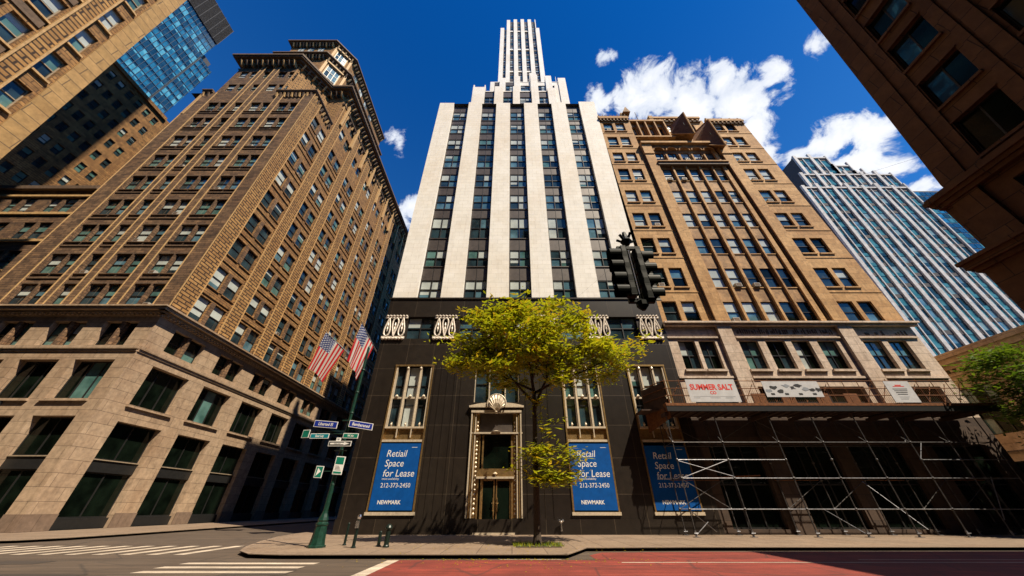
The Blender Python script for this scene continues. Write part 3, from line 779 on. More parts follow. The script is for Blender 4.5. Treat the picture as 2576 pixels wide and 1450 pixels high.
    for k in range(9):
        y=38.6+6.85*k*.8
        Fs.box(par,y,y+.5,71,79.4,-.02,.6,'trim_gold')
    par.build('parapet',root)
    # pavilion: chamfered block with big windows
    pv=MB()
    for (z0,z1,px,py,q,m) in ((80.5,91.8,-44.6,33.6,3.4,'brick_gold'),(91.8,100.5,-45.2,34.2,3.0,'brick_gold')):
        pl=[(-56,60),(-56,py),(px,py),(px+q*.95,py+q*1.25),(px+q*.95,60)]
        for i in range(len(pl)-1): 
            (xa,ya),(xb,yb)=pl[i],pl[i+1]; pv.face([(xa,ya,z0),(xb,yb,z0),(xb,yb,z1),(xa,ya,z1)],m)
        pv.face([(x,y,z1) for x,y in pl],'roof_tar')
        corn(pv,pl,z1-.9,[(.3,.3),(.35,.75),(.35,1.15)],'cornice_dark',.8)
        d=Vector((.95,1.25)).normalized(); FC=Fac((px,py),(d.x,d.y),(d.y,-d.x)); Ln=q*math.hypot(.95,1.25)
        a,e=Ln*.2,Ln*.72
        zz0,zz1=(z0+2.2,z1-2.4) if z0<85 else (z0+1.6,z1-2.0)
        FC.box(pv,a-.25,e+.25,zz0-.4,zz0,-.05,.3,'trim_gold'); FC.box(pv,a-.25,e+.25,zz1,zz1+.3,-.05,.25,'trim_gold')
        for u in (a-.2,e): FC.box(pv,u,u+.2,zz0,zz1,-.05,.2,'trim_gold')
        wn.add(FC,a,e,zz0,zz1,.03,nu=3,nv=3,fw=.12,fm='frame_black',gm=(('pane_blue',3),('pane',2)),blind=.45)
        for u in (.15,Ln-.65): FC.box(pv,u,u+.5,z0,z1-1.0,-.05,.3,'trim_gold')
        FC.box(pv,a-.5,e+.5,zz1+.3,zz1+.75,-.05,.55,'trim_gold')
        pv.face([FC.p(a-.5,zz1+.75,.4),FC.p(e+.5,zz1+.75,.4),FC.p((a+e)/2,zz1+1.7,.4)],'trim_gold')
        FS=east(px+q*.95)
        for y in (40,43.5,47,50.5): wn.add(FS,y,y+1.8,zz0,zz1,.03,nu=2,nv=2,fw=.12,gm=PG,blind=.4)
        FF=front(py)
        for x in (-54,-51.5,-49): wn.add(FF,x,x+1.6,zz0,zz1,.03,nu=2,nv=2,fw=.12,gm=PG,blind=.4)
    pv.build('pavilion',root)
    wn.finish()
    # street-level sign at the far left
    sg=thing('awning_sign',(-47,29.9,8.4),'black projecting shop sign with white script on the brown corner building','sign')
    m=MB(); m.box(-53.5,-47.1,29.55,30.75,8.6,9.7,'frame_black'); m.build('board',sg)
    t=MB(); FA=front(29.54); text_mb(t,'rica',FA,-50.3,8.95,.62,'white',.01,shear=.3,bold=.01); t.build('lettering',sg)
    # lower wing to the left
    rw=thing('brown_low_wing',(-60,YL,0),'lower brown brick wing with pale bands left of the corner building','building')
    w2=Windows(rw); b=MB(); FW=front(YL+.03)
    ops=[]; cols=[(-60-3.9*k-2.6,-60-3.9*k-.7) for k in range(7)]
    cols=[(-62.7,-60.9),(-64.8,-63.2),(-68.3,-66.7),(-70.4,-68.9),(-73.9,-72.3),(-76,-74.5),(-79.5,-78),(-81.6,-80.1)]
    rows=[20.,25.1,30.0,34.9]
    ops=[(a,e,z,z+3.) for a,e in cols for z in rows]
    lo=[(a,a+4.2,z0,z1) for a in (-66.5,-72.2,-77.9,-83.6) for z0,z1 in ((0,8.5),(10,13.9),(15.35,18.1))]
    FW.wall(b,-88,-59.3,19.7,39.9,ops,'brick_brown',.4); FW.wall(b,-88,-62,0,19.7,lo,'sand_stone',.6)
    shell(b,-88,-59.4,YL+.03,75,19,39.9,'brick_brown','WN')
    for z in (34.4,37.95,29.5): FW.box(b,-88,-59.3,z,z+.35,-.02,.22,'trim_gold')
    FW.box(b,-88,-59.3,39.3,39.95,-.02,.5,'cornice_dark'); FW.box(b,-88,-62,19.0,19.7,-.02,.8,'sand_stone'); FW.box(b,-88,-62,14.95,15.3,-.02,.2,'sand_stone')
    for z in rows:
        for a,e in cols: FW.box(b,a-.1,e+.1,z-.15,z,-.05,.15,'trim_gold')
    b.build('wall',rw)
    for a,e,z0,z1 in ops: w2.add(FW,a,e,z0,z1,-.33,nu=1,nv=2,fw=.09,gm=(('pane_teal',3),('pane',2)),blind=.4)
    for a,e,z0,z1 in lo: w2.add(FW,a,e,z0,z1,-.55,nu=2,nv=2,fw=.1,gm=(('pane_dark',3),('pane_teal',1)),blind=.1)
    w2.finish()
brown_corner()

# ================================================================== golden brick building at the top left
def gold_left():
    X=-38.; lean=lambda u,v: -.0745*(v-23.3)
    root=thing('golden_brick_building',(X,10,0),'tall golden brick building cropped by the top left corner of the view','building')
    F=east(X,lean); wn=Windows(root); w=MB()
    cols=[(11.9,13.0),(7.6,8.9),(9.3,10.6),(4.0,5.3),(1.9,3.2),(-2.2,-.9),(-4.3,-3.0),(-8.4,-7.1),(-10.5,-9.2)]
    rows=[z for z in [14+4.1*k for k in range(15)]]
    ops=[(a,b,z,z+2.6) for a,b in cols for z in rows]
    F.wall(w,-16,14.39,0,76,ops,'brick_gold',.45)
    F.box(w,13.25,14.5,0,76,-.3,.16,'gold_stone')
    for a,b in ((10.75,11.75),(6.0,7.3),(3.35,3.9),(.2,1.6)): 
        F.box(w,a,b,0,76,-.02,.25,'brick_corbel')
        for u in (a,b): F.box(w,u-.07,u+.07,0,76,.2,.38,'trim_gold')
    for z in rows:
        for a,b in cols: F.box(w,a-.1,b+.1,z-.18,z,-.05,.2,'trim_gold')
        F.box(w,7.6,10.6,z-1.1,z-.4,-.02,.1,'cornice_dark')
    w.box(-66,-38.6,-16,2.7,76,150,'brick_gold')  # unseen upper mass, shaped so its shadow falls on the block behind
    pts=[F.p(14.39,0),F.p(14.39,76)]; a,b=pts
    w.face([a,(a.x-28,a.y,0),(b.x-28,b.y,76),b],'brick_gold')
    w.face([F.p(-16,76),F.p(14.39,76),F.p(14.39,76)-Vector((28,0,0)),F.p(-16,76)-Vector((28,0,0))],'roof_tar')
    w.face([F.p(-16,0)-Vector((28,0,0)),F.p(14.39,0)-Vector((28,0,0)),F.p(14.39,76)-Vector((28,0,0)),F.p(-16,76)-Vector((28,0,0))],'brick_gold')
    w.face([F.p(-16,0),F.p(-16,76),F.p(-16,76)-Vector((28,0,0)),F.p(-16,0)-Vector((28,0,0))],'brick_gold')
    w.build('wall',root)
    for a,b,z0,z1 in ops: wn.add(F,a,b,z0,z1,-.38,nu=1,nv=2,fw=.09,fm='frame_tan',gm=(('pane_teal',3),('pane',2),('pane_blind_sky',1)),blind=.5)
    wn.finish()
gold_left()
def dark_left():
    root=thing('shaded_brick_building',(-75,33,0),'dark shaded brick block behind the low wing, below the blue glass tower','building')
    F=east(-75); wn=Windows(root); w=MB()
    cols=[(22.2+1.75*k,23.2+1.75*k) for k in range(9)]; rows=[28+3.6*k for k in range(12)]
    ops=[(a,b,z,z+1.9) for a,b in cols for z in rows]
    F.wall(w,20,37.6,0,71.3,ops,'brick_gold',.3); shell(w,-100,-75,20,60,0,71.3,'brick_gold','SWN')
    w.face([(-75,37.6,0),(-75,60,0),(-75,60,71.3),(-75,37.6,71.3)],'brick_gold')
    F.box(w,20,37.6,70.6,71.4,-.02,.4,'brick_gold')
    w.build('wall',root)
    for a,b,z0,z1 in ops: wn.add(F,a,b,z0,z1,-.25,nu=1,nv=2,fw=.1,gm=(('pane',3),('pane_teal',1)),blind=.3)
    wn.finish()
dark_left()
def glass_left():
    root=thing('blue_glass_tower',(-110,40,0),'blue glass curtain wall tower with a black louvred crown','tower')
    w=MB(); 
    def curtain(F,u0,u1,z0,z1,du=1.1,dz=3.2,name='curtain_wall'):
        m=MB(); z=z0; j=0
        while z<z1-.1:
            e=min(z+dz,z1); u=u0; 
            while u<u1-.01:
                f=min(u+du,u1); r=.55+.45*math.sin(j*2.4+u*.12+1.1*math.sin(u*.33+j*.9))+random.uniform(-.16,.16)
                g='cw_light' if r<.25 else 'cw_blue' if r<.7 else 'cw_dark'
                F.quad(m,u,f,z+.9,e,0,g); F.quad(m,u,f,z,z+.9,-.02,'cw_dark' if random.random()<.7 else 'cw_light'); u=f
            F.box(m,u0,u1,z+.85,z+.95,-.03,.12,'cw_frame'); z=e; j+=1
        u=u0
        while u<=u1+.01: F.box(m,u-.04,u+.04,z0,z1,-.03,.15,'cw_frame'); u+=du
        return m.build(name,root)
    glass('cw_blue',(.012,.11,.23),.08,1.7,.05,(.03,.20,.36)); glass('cw_light',(.04,.26,.42),.1,1.7,.05,(.14,.46,.62)); glass('cw_dark',(.006,.04,.09),.06,1.7,.05,(.02,.08,.15))
    plain('cw_frame',(.10,.15,.20),.4,.5)
    curtain(east(-110),28,49.2,70,144); curtain(east(-109.6),49.2,53.9,70,133,1.1,3.2,'side_bay')
    w.box(-150,-110.1,28,49.1,60,144,'concrete_dark'); w.box(-150,-109.7,49.1,53.8,60,133,'concrete_dark'); w.build('core',root)
    cr=MB(); cr.box(-150,-109.8,27.9,49.0,144,157,'frame_black')
    for k in range(32): cr.box(-109.85,-109.6,28,49.1,144.2+.4*k,144.32+.4*k,'concrete_dark')
    for k in range(11): cr.box(-109.85,-109.55,28+2.1*k,28.12+2.1*k,144,157,'concrete_dark')
    cr.build('louvred_crown',root)
    r=MB(); r.box(-125,-112,50.2,53.2,133,138,'concrete_dark'); r.box(-120,-111,52,54.6,119,124,'concrete_dark'); r.build('roof_plant',root)
glass_left()

# ================================================================== tan building
def tan_building():
    YT=YM+.09; u0,u1=15.04,39.5
    def lean(u,v):
        t=(u-15.04)/24.46; return max(0,v-14)*(-.020-.024*t)
    root=thing('tan_stone_building',(27,YT,0),'tan stone loft building with stained spandrels and carved gables, behind the sidewalk scaffold','building')
    F=front(YT,lean); wn=Windows(root)
    g=MB()
    lops=[(15.95,17.6),(17.95,19.55),(21.85,23.7),(24.4,26.3),(26.9,28.65),(29.4,31.25),(33.8,35.65),(36.2,38.0)]
    ops=[(a,b,12.05,14.95) for a,b in lops]+[(15.8,19.8,0.3,5.8),(21.6,25.8,.3,5.8),(27,31.3,.3,5.8),(33.6,38.2,.3,5.8),(15.9,19.6,7.9,10.5),(21.8,31.2,7.9,10.5),(33.8,38,7.9,10.5)]
    F.wall(g,u0,u1,0,7.88,[o for o in ops if o[2]<7.5],'shaded_stone',.45); F.wall(g,u0,u1,7.88,16.4,ops[:8]+ops[12:],'grey_stone',.45)
    F.box(g,u0,u1+.5,16.4,16.62,-.02,.35,'grey_stone'); F.box(g,u0,u1+.6,16.62,16.8,-.02,.55,'grey_stone')
    for a,b in ((20.15,21.5),(32.0,33.4)): F.box(g,a,b,7.88,16.95,-.02,.3,'grey_stone'); F.box(g,a,b,0,7.88,-.02,.3,'shaded_stone')
    for a,b in ((u0,19.95),(21.7,31.8),(33.6,39.3)): F.box(g,a,b,15.15,15.3,-.02,.14,'grey_stone'); F.box(g,a,b,11.2,11.4,-.02,.14,'grey_stone')
    for a,b in lops: F.box(g,a-.12,b+.12,11.85,12.05,-.02,.2,'grey_stone')
    g.build('stone_base',root)
    fr=MB(); F.box(fr,21.8,31.7,15.33,16.3,-.01,.012,'grey_stone'); F.box(fr,33.7,39.2,15.33,16.3,-.01,.012,'grey_stone')   # worn carved frieze
    for k in range(46):
        u=22+9.5*k/46+random.uniform(-.05,.05)
        if random.random()<.8: F.box(fr,u,u+random.uniform(.05,.13),15.55+random.uniform(0,.15),16.1+random.uniform(-.25,.1),.0,.06,'cornice_dark')
    for k in range(14):
        u=34.2+4.6*k/14
        if random.random()<.5: F.box(fr,u,u+random.uniform(.05,.3),15.5,15.8+random.uniform(-.1,.2),.0,.05,'cornice_dark')
    F.box(fr,25.0,28.4,15.44,15.5,0,.08,'cornice_dark')
    fr.build('carved_frieze',root)
    for a,b in lops: wn.add(F,a,b,12.05,14.95,-.38,nu=2,nv=2,fw=.07,gm=(('pane_dark',3),('pane_teal',1),('pane',2)),blind=.1)
    for a,b,z0,z1 in ops[8:]: wn.add(F,a,b,z0,z1,-.4,nu=3,nv=2,fw=.1,gm=(('pane_dark',1),),blind=0)
    bots=[16.95,21.2,25.9,30.2,34.6,39.0,43.3,47.2,51.2]; tops=[19.4,23.8,28.3,32.6,36.95,41.6,45.5,49.6,53.6]
    L_=[(15.6,17.15),(17.65,19.15)]; Rr=[(33.95,35.6),(36.05,37.6)]
    C_=[(21.95,23.45),(23.95,25.4),(25.95,27.35),(27.85,29.25),(29.7,31.05)]
    side=[(a,b,z0,z1) for a,b in L_+Rr for z0,z1 in zip(bots,tops)]
    w=MB(); F.wall(w,u0,20.2,16.8,54.6,side,'tan_stone',.35); F.wall(w,33.7,u1,16.8,53.8,side,'tan_stone',.35)
    for a,b,z0,z1 in side:
        wn.add(F,a,b,z0,z1,-.28,nu=1,nv=2,fw=.08,gm=(('pane_blue',2),('pane_blind_sky',2),('pane',2)) if z0>30 else (('pane',4),('pane_dark',2),('pane_blue',1)),blind=.25)  # upper panes paler: mirrored sky put into the glass colour
        F.box(w,a-.08,b+.08,z0-.14,z0,-.05,.13,'tan_stone')
    F.quad(w,20.2,33.7,16.8,47.1,-.55,'tan_panel')
    shell(w,u0+.03,u1-.7,YT+.6,60,0,49,'tan_stone','EWN')
    w.face([F.p(u1,0,0),F.p(u1,0,-25),F.p(u1,53.8,-25),F.p(u1,53.8,0)],'tan_stone'); w.face([F.p(33.7,53.8,0),F.p(u1,53.8,0),F.p(u1,53.8,-25),F.p(33.7,53.8,-25)],'roof_tar')
    w.face([F.p(u0,54.6,0),F.p(20.2,54.6,0),F.p(20.2,54.6,-25),F.p(u0,54.6,-25)],'roof_tar')
    for z in [a-.72 for a in bots[1:]]: F.box(w,u0,20.0,z,z+.08,-.02,.05,'tan_stone'); F.box(w,33.9,u1,z,z+.08,-.02,.05,'tan_stone')
    w.build('stone_wall',root)
    c=MB()
    co=[(a,b,z0,z1) for a,b in C_ for z0,z1 in list(zip(bots,tops))[:7]]
    F.wall(c,21.6,31.6,16.8,47.1,co,'tan_panel',.2,d=-.12)
    for a,b,z0,z1 in co: wn.add(F,a,b,z0,z1,-.28,nu=1,nv=2,fw=.08,gm=(('pane_blue',2),('pane_blind_sky',3),('pane',1)) if (z0>24 or a<24.5) else (('pane',4),('pane_dark',2)),blind=.2); F.box(c,a,b,z0-.1,z0,-.2,-.04,'tan_stone');  # pale panes here carry the bright sky reflection in their colour
    ra=random.Random(8)
    for a,b,z0,z1 in ra.sample(side,7)+ra.sample(co,7): aircon(F,root,a+.35,z0+.05,-.25)
    for a,b in zip([21.6]+[x[1] for x in C_],[x[0] for x in C_]+[31.6]): F.box(c,a+.13,b-.13,16.8,44.9,-.3,.14,'tan_stone') if 21.7<a<31 else F.box(c,a,b,16.8,46.5,-.3,.1,'tan_stone')
    c.build('centre_bay',root)
    p=MB()
    for a,b in ((20.3,21.65),(32.0,33.45)):
        F.box(p,a,b,16.95,44.6,-.1,.38,'tan_stone'); F.box(p,a-.06,b+.06,44.6,47.4,-.1,.5,'tan_stone')
        for u in (a-.14,b+.02): F.box(p,u,u+.12,16.95,44.6,-.1,.2,'cornice_dark')
    p.build('pilaster',root)
    k=MB()
    F.box(k,21.6,32.0,42.0,42.5,-.3,.5,'cornice_dark'); F.box(k,21.6,32.0,42.5,42.7,-.3,.65,'tan_stone')  # dark lower course: the ledge's shadow put into its colour
    F.box(k,20.2,33.5,46.9,47.3,-.3,.75,'tan_stone'); F.box(k,21.6,32.2,46.2,46.9,-.3,.3,'tan_panel')
    for j in range(5):
        a,b=C_[j]; 
        for q in range(9):
            an=math.pi*q/8; an2=math.pi*(q+1)/8
            if q<8: k.tube(F.p((a+b)/2-.8*math.cos(an),45.6+.75*math.sin(an),.3),F.p((a+b)/2-.8*math.cos(an2),45.6+.75*math.sin(an2),.3),.09,.09,5,'tan_stone')
    for a,b,z in ((u0,20.2,54.5),(33.4,u1,53.7)):
        F.box(k,a,b,z,z+.35,-.3,.35,'tan_stone'); F.box(k,a,b,z-.5,z-.4,-.02,.2,'cornice_dark'); F.box(k,a,b,z+.35,z+1.0,-.3,.15,'tan_stone')
        for i in range(9):
            u=a+.2+(b-a-.6)*i/8; F.box(k,u,u+.2,z-.4,z,-.02,.3,'tan_panel')
            if i%2==0: k.lathe(F.p(u,z+1.0,-.05),[(.12,0),(.16,.2),(.05,.45)],6,'cornice_dark')
    for i in range(8): u=u0+.3+i*.65; F.box(k,u,u+.08,55.4,56.0+random.random()*.4,-.1,0,'cornice_dark')
    k.build('cornice',root)
    # crown of the centre bay: arcade, recessed lofts, gabled wedges
    FC=front(YT+.9,lean); t=MB()
    ar=[(a,b,47.6,49.3) for a,b in ((20.6,22.0),(22.4,23.3),(23.9,25.4),(26.2,27.4),(27.9,29.2))]
    FC.wall(t,19.9,33.7,46.9,50.4,ar,'tan_panel',.3)
    for a,b,z0,z1 in ar: wn.add(FC,a,b,z0,z1,-.25,nu=1,nv=2,fw=.08,gm=PG,blind=.3)
    up=[(a,b,50.9,53.9) for a,b in ((20.4,21.6),(22.1,23.0),(23.5,24.6),(25.1,26.2))]
    FC.wall(t,19.9,26.6,50.4,55.2,up,'tan_panel',.5)
    for a,b,z0,z1 in up: wn.add(FC,a,b,z0,z1,-.45,nu=1,nv=2,fw=.08,gm=(('pane',3),('pane_blue',1)),blind=.2)
    for a in (19.9,21.75,23.15,24.75,26.4): FC.box(t,a,a+.22,50.4,55.2,-.1,.45,'tan_stone')
    FC.box(t,19.9,26.6,55.0,55.4,-.4,.5,'tan_stone'); FC.box(t,19.9,27.2,50.2,50.5,-.1,.6,'tan_stone')
    FU=front(YT+2.2,lean); uo=[(26.6,27.7),(28.0,29.1),(30.6,31.8),(32.2,33.3)]
    FU.wall(t,25.6,35.4,49,58.4,[(a,b,54.9,57.0) for a,b in uo]+[(a,b,51.4,53.2) for a,b in uo],'tan_stone',.3)
    for a,b in uo: wn.add(FU,a,b,54.9,57.0,-.25,nu=1,nv=2,fw=.08,gm=(('pane_blind_sky',2),('pane_blue',1)),blind=.2); wn.add(FU,a,b,51.4,53.2,-.25,nu=1,nv=2,fw=.08,gm=PG,blind=.2)
    FU.box(t,25.5,34.8,58.3,58.8,-.4,.5,'tan_stone'); FU.box(t,25.5,34.8,57.6,57.8,-.1,.3,'cornice_dark'); FU.box(t,25.5,26.2,49,59.2,-.4,.45,'tan_stone')
    for i in range(10): FU.box(t,26.4+i*.85,26.7+i*.85,57.8,58.3,-.1,.4,'tan_panel')
    FC.box(t,19.6,20.6,53,57.6,-1,.5,'tan_panel'); t.prism([(18.7,57.0),(20.0,57.0),(19.4,58.6)],YT-.1,YT+3,'tan_panel')
    t.tube(FC.p(22.6,55,0),FC.p(22.6,58.6,0),.07,.04,6,'cornice_dark')
    for i in range(6): 
        u=20.8+i*.9; FC.box(t,u,u+.12,55.4,56.1+random.random()*.5,-.1,0,'cornice_dark')
    t.build('crown_lofts',root)
    for A,B,Lw,Rb in (((27.4,27.25,54.0),(26.96,30.25,55.4),(25.6,29.35,51.4),(27.4,27.25,48.0)),((30.72,27.25,51.9),(30.2,30.4,53.2),(28.04,29.35,48.3),(30.93,27.25,45.0))):
        d=MB(); Rk=(Rb[0]+1.4,YT+2.4,Rb[2]+2.0); At=(A[0]+1.4,YT+2.4,A[2]+1.0)
        d.face([A,B,Lw,Rb],'dark_brownstone'); d.face([A,Rb,Rk,At],'tan_stone'); d.face([A,At,B],'tan_stone'); d.face([Lw,Rb,Rk],'tan_panel')  # left cheek dark: its shade is put into the colour
        d.tube(A,Rb,.13,.13,6,'tan_stone'); d.tube(A,B,.1,.1,6,'cornice_dark'); d.tube(Lw,Rb,.1,.1,6,'tan_stone')
        c0=(Vector(A)*.30+Vector(B)*.12+Vector(Lw)*.2+Vector(Rb)*.38); nrm=(Vector(B)-Vector(A)).cross(Vector(Rb)-Vector(A)).normalized()
        if nrm.y>0: nrm=-nrm
        a1=(Vector(A)-Vector(Rb)).normalized(); a2=nrm.cross(a1)
        d.face([c0+nrm*.05+a1*.75*math.cos(q*math.pi/6)+a2*.42*math.sin(q*math.pi/6) for q in range(12)],'pane_blue')
        d.build('gable_wedge',root)
    wn.finish()
tan_building()

# ================================================================== white and blue building far right
def white_blue():
    root=thing('white_ribbed_tower',(96,60,0),'pale stepped tower with white ribs and blue-green windows, far right beyond the tan building','tower')
    F=front(60); wn=Windows(root)
    blocks=[(82,111.5,20,76.7,0),(85.2,112.0,76.7,83.3,.6),(88.3,98.3,83.3,92.7,1.4),(98.3,103.3,83.3,88.6,1.4),(103.3,106,83.3,85.5,1.4)]
    w=MB(); r=MB()
    glass('wb_teal',(.03,.14,.17),.1,1.4,.04,(.07,.24,.28)); glass('wb_dark',(.008,.03,.04),.08,1.4,.04,(.02,.06,.08)); glass('wb_light',(.13,.26,.29),.12,1.4,.04,(.24,.36,.39))
    for a,b,z0,z1,back in blocks:
        FF=front(60+back); n=max(1,round((b-a)/4.2)); du=(b-a)/n
        FF.quad(w,a,b,z0,z1,-.3,'wb_dark')
        shell(w,a,b,60+back+.3,78,z0,z1,'concrete_dark','EWN')
        for i in range(n):
            x=a+i*du
            for q,(c,e) in enumerate(((.82,du/2-.02),(du/2+.2,du-.1))):
                z=z0
                while z<z1-.5:
                    e2=min(z+2.0,z1); FF.quad(w,x+c,x+e,z,e2,-.2,random.choice(('wb_teal','wb_teal','wb_light','wb_dark','pane_blue'))); FF.box(w,x+c,x+e,e2,min(e2+.95,z1),-.25,-.12,random.choice(('wb_dark','wb_teal','concrete_dark')))
                    z+=2.95
        for i in range(n+1):
            x=a+i*du; FF.box(r,x-.1,min(x+.82,b+.3),z0,z1+.6+.9*(i%2),-.3,.22,'white_stone')
            if i<n: FF.box(r,x+du/2-.02,x+du/2+.2,z0,z1+.2,-.3,.05,'white_stone')
        FF.box(r,a,b,z1-.5,z1,-.3,.15,'white_stone'); FF.box(r,a,b,z1-.05,z1+.3,-.8,-.3,'concrete_dark')
    w.build('curtain_wall',root); r.build('stone_ribs',root)
white_blue()
def blue_sliver():
    root=thing('distant_blue_tower',(190,100,0),'distant blue glass tower slotted behind the white ribbed tower at the right','tower')
    m=MB(); F=front(100)
    for x0,x1,zt in ((175,184,100),(184.6,228,124)):
        x=x0
        while x<x1:
            z=25
            while z<zt-2: F.quad(m,x,min(x+2.1,x1),z,z+2.5,0,random.choice(('cw_dark','cw_dark','cw_blue','wb_dark','wb_teal'))); z+=2.9
            x+=2.4
        F.quad(m,x0,x1,20,zt,-.1,'concrete_dark'); shell(m,x0,x1,100.1,130,0,zt,'concrete_dark','EWN')
    m.build('curtain_wall',root)
blue_sliver()

# ================================================================== dark brownstone block at the right
def dark_right():
    lean=lambda u,v: -.1345*max(0,v-7.2)
    root=thing('dark_brownstone_building',(9,3,0),'dark brownstone building with heavy cornices looming at the right edge','building')
    F=west(9.,lean); wn=Windows(root); w=MB()
    cols=[(3.0,3.72),(1.55,2.4),(.3,1.15),(-1.0,-.15)]; rows=[(7.2,8.1),(8.55,9.35),(9.85,10.65),(11.05,11.75),(12.2,12.95),(13.4,14.2),(14.7,15.4)]
    ops=[(a,b,c,e) for a,b in cols for c,e in rows]
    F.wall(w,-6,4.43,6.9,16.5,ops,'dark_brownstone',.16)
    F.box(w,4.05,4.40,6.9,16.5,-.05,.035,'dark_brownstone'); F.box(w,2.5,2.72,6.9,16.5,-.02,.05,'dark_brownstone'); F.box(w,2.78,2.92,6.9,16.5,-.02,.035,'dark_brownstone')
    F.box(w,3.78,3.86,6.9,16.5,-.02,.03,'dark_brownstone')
    for a,b in cols:
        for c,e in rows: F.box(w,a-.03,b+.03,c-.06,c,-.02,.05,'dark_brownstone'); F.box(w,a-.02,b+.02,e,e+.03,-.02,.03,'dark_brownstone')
    P=[F.p(4.43,6.9),F.p(4.43,16.5)]; D=Vector((10,0,0))
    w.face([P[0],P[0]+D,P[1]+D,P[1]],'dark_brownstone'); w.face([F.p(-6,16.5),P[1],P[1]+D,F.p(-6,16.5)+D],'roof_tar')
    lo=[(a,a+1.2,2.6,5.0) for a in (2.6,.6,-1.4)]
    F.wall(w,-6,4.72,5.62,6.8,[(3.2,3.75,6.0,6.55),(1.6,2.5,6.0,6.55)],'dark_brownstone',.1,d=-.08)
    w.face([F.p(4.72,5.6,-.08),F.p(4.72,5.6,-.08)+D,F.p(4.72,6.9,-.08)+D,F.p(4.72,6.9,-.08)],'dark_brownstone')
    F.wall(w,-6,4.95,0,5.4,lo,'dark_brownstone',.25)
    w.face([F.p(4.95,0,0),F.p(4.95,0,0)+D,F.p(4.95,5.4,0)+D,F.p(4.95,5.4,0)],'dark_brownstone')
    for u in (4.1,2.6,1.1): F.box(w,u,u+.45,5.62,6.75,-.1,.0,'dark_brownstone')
    w.build('wall',root)
    c=MB(); lowc=False
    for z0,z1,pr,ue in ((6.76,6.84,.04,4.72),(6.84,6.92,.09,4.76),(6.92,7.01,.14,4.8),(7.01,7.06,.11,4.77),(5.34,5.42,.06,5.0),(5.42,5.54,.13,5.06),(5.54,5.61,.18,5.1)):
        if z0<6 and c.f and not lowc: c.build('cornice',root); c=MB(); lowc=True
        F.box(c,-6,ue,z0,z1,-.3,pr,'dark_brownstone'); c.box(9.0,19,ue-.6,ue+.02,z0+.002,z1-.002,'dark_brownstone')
    c.build('cornice',root)
    for a,b,c_,e in ops: wn.add(F,a,b,c_,e,-.13,nu=2,nv=1,fw=.03,gm=(('pane_dark',3),('pane',1)),blind=.2,bm='pane_dark',proud=.01)
    for a,b,c_,e in lo: wn.add(F,a,b,c_,e,-.2,nu=1,nv=2,fw=.05,gm=(('pane_dark',1),),blind=0)
    wn.finish()
    o=thing('shadow_block',(40,-8,0),'plain brown block added behind the dark brownstone to shade the road, mostly out of view','building')
    m=MB(); m.box(26.8,60,-30,6.8,0,30,'brick_far')  # added mass, roof corner placed for its shadow on the road
    m.build('wall',o)
dark_right()
def low_right():
    root=thing('low_stone_building',(45,28,0),'low stone building with a heavy cornice behind the green tree at the far right','building')
    F=west(45.); m=MB(); wn=Windows(root)
    ops=[(33.0-4.2*k-2.6,33.0-4.2*k,z,z+zz) for k in range(6) for z,zz in ((1,4.0),(7.2,4.2))]
    F.wall(m,6,33.6,0,13.6,ops,'grey_stone',.4); shell(m,45,62,6,33.6,0,13.6,'grey_stone','NES')
    for z,h,p in ((12.6,.3,.2),(13.2,.4,.5),(13.6,.5,.9),(14.1,.5,1.1),(5.8,.4,.3)): F.box(m,6,33.7+p,z,z+h,-.5,p,'grey_stone')
    for k in range(50): F.box(m,6+k*.55,6.25+k*.55,12.95,13.2,-.02,.4,'grey_stone')
    m.build('wall',root)
    for a,b,c,e in ops: wn.add(F,a,b,c,e,-.32,nu=3,nv=3,fw=.08,gm=(('pane_dark',3),('pane_blue',1)),blind=.1)
    wn.finish()
low_right()

def across(name_x,x0,x1,y1,h,mat,label):  # unseen blocks added to cut skylight and darken what the panes mirror
    root=thing('unseen_sky_block',((x0+x1)/2,y1,0),label,'building'); F=Fac((0,y1),(1,0),(0,1)); m=MB()
    x=x0; ops=[]
    while x+3.6<x1:
        z=2.
        while z<h-4: ops.append((x+.9,x+2.9,z,z+2.4)); z+=4
        x+=3.6
    F.wall(m,x0,x1,0,h,ops,mat,.3); shell(m,x0,x1,y1-30,y1,0,h,mat,'SEW')
    m.build('wall',root); g=MB()
    for a,b,c,e in ops: F.quad(g,a,b,c,e,-.28,'pane_dark')
    tag(g.build('window_glass',root),kind='stuff')
across('a',-120,-52,-22,62,'brick_brown','unseen dark brick block added across the street behind the camera to cut skylight, left end')
across('b',-50,2,-24,88,'tan_stone','unseen tall tan block added across the street behind the camera to cut skylight, middle')
across('d',-150,-66.5,13.5,58,'brick_gold','unseen golden block added beside the tall golden brick building to keep sky out of the panes')
for nm,x0,x1,h,mt,lb in (('row_a',-12.6,40,52,'brick_brown','unseen brown block added behind the art deco tower to keep sky out of side street panes'),('row_b',-90,-38,66,'brick_far','unseen dark block added beyond the brown corner building to darken the side street')):  # hidden masses added so side street panes do not mirror open sky
    r_=thing('unseen_street_block',((x0+x1)/2,90,0),lb,'building'); m_=MB(); m_.box(x0,x1,75.2 if x0>-20 else 88.3,210,0,h,mt); m_.build('wall',r_)
across('c',4,58,-38,96,'brick_far','unseen tall dark brick block added across the street behind the camera to cut skylight, right end')

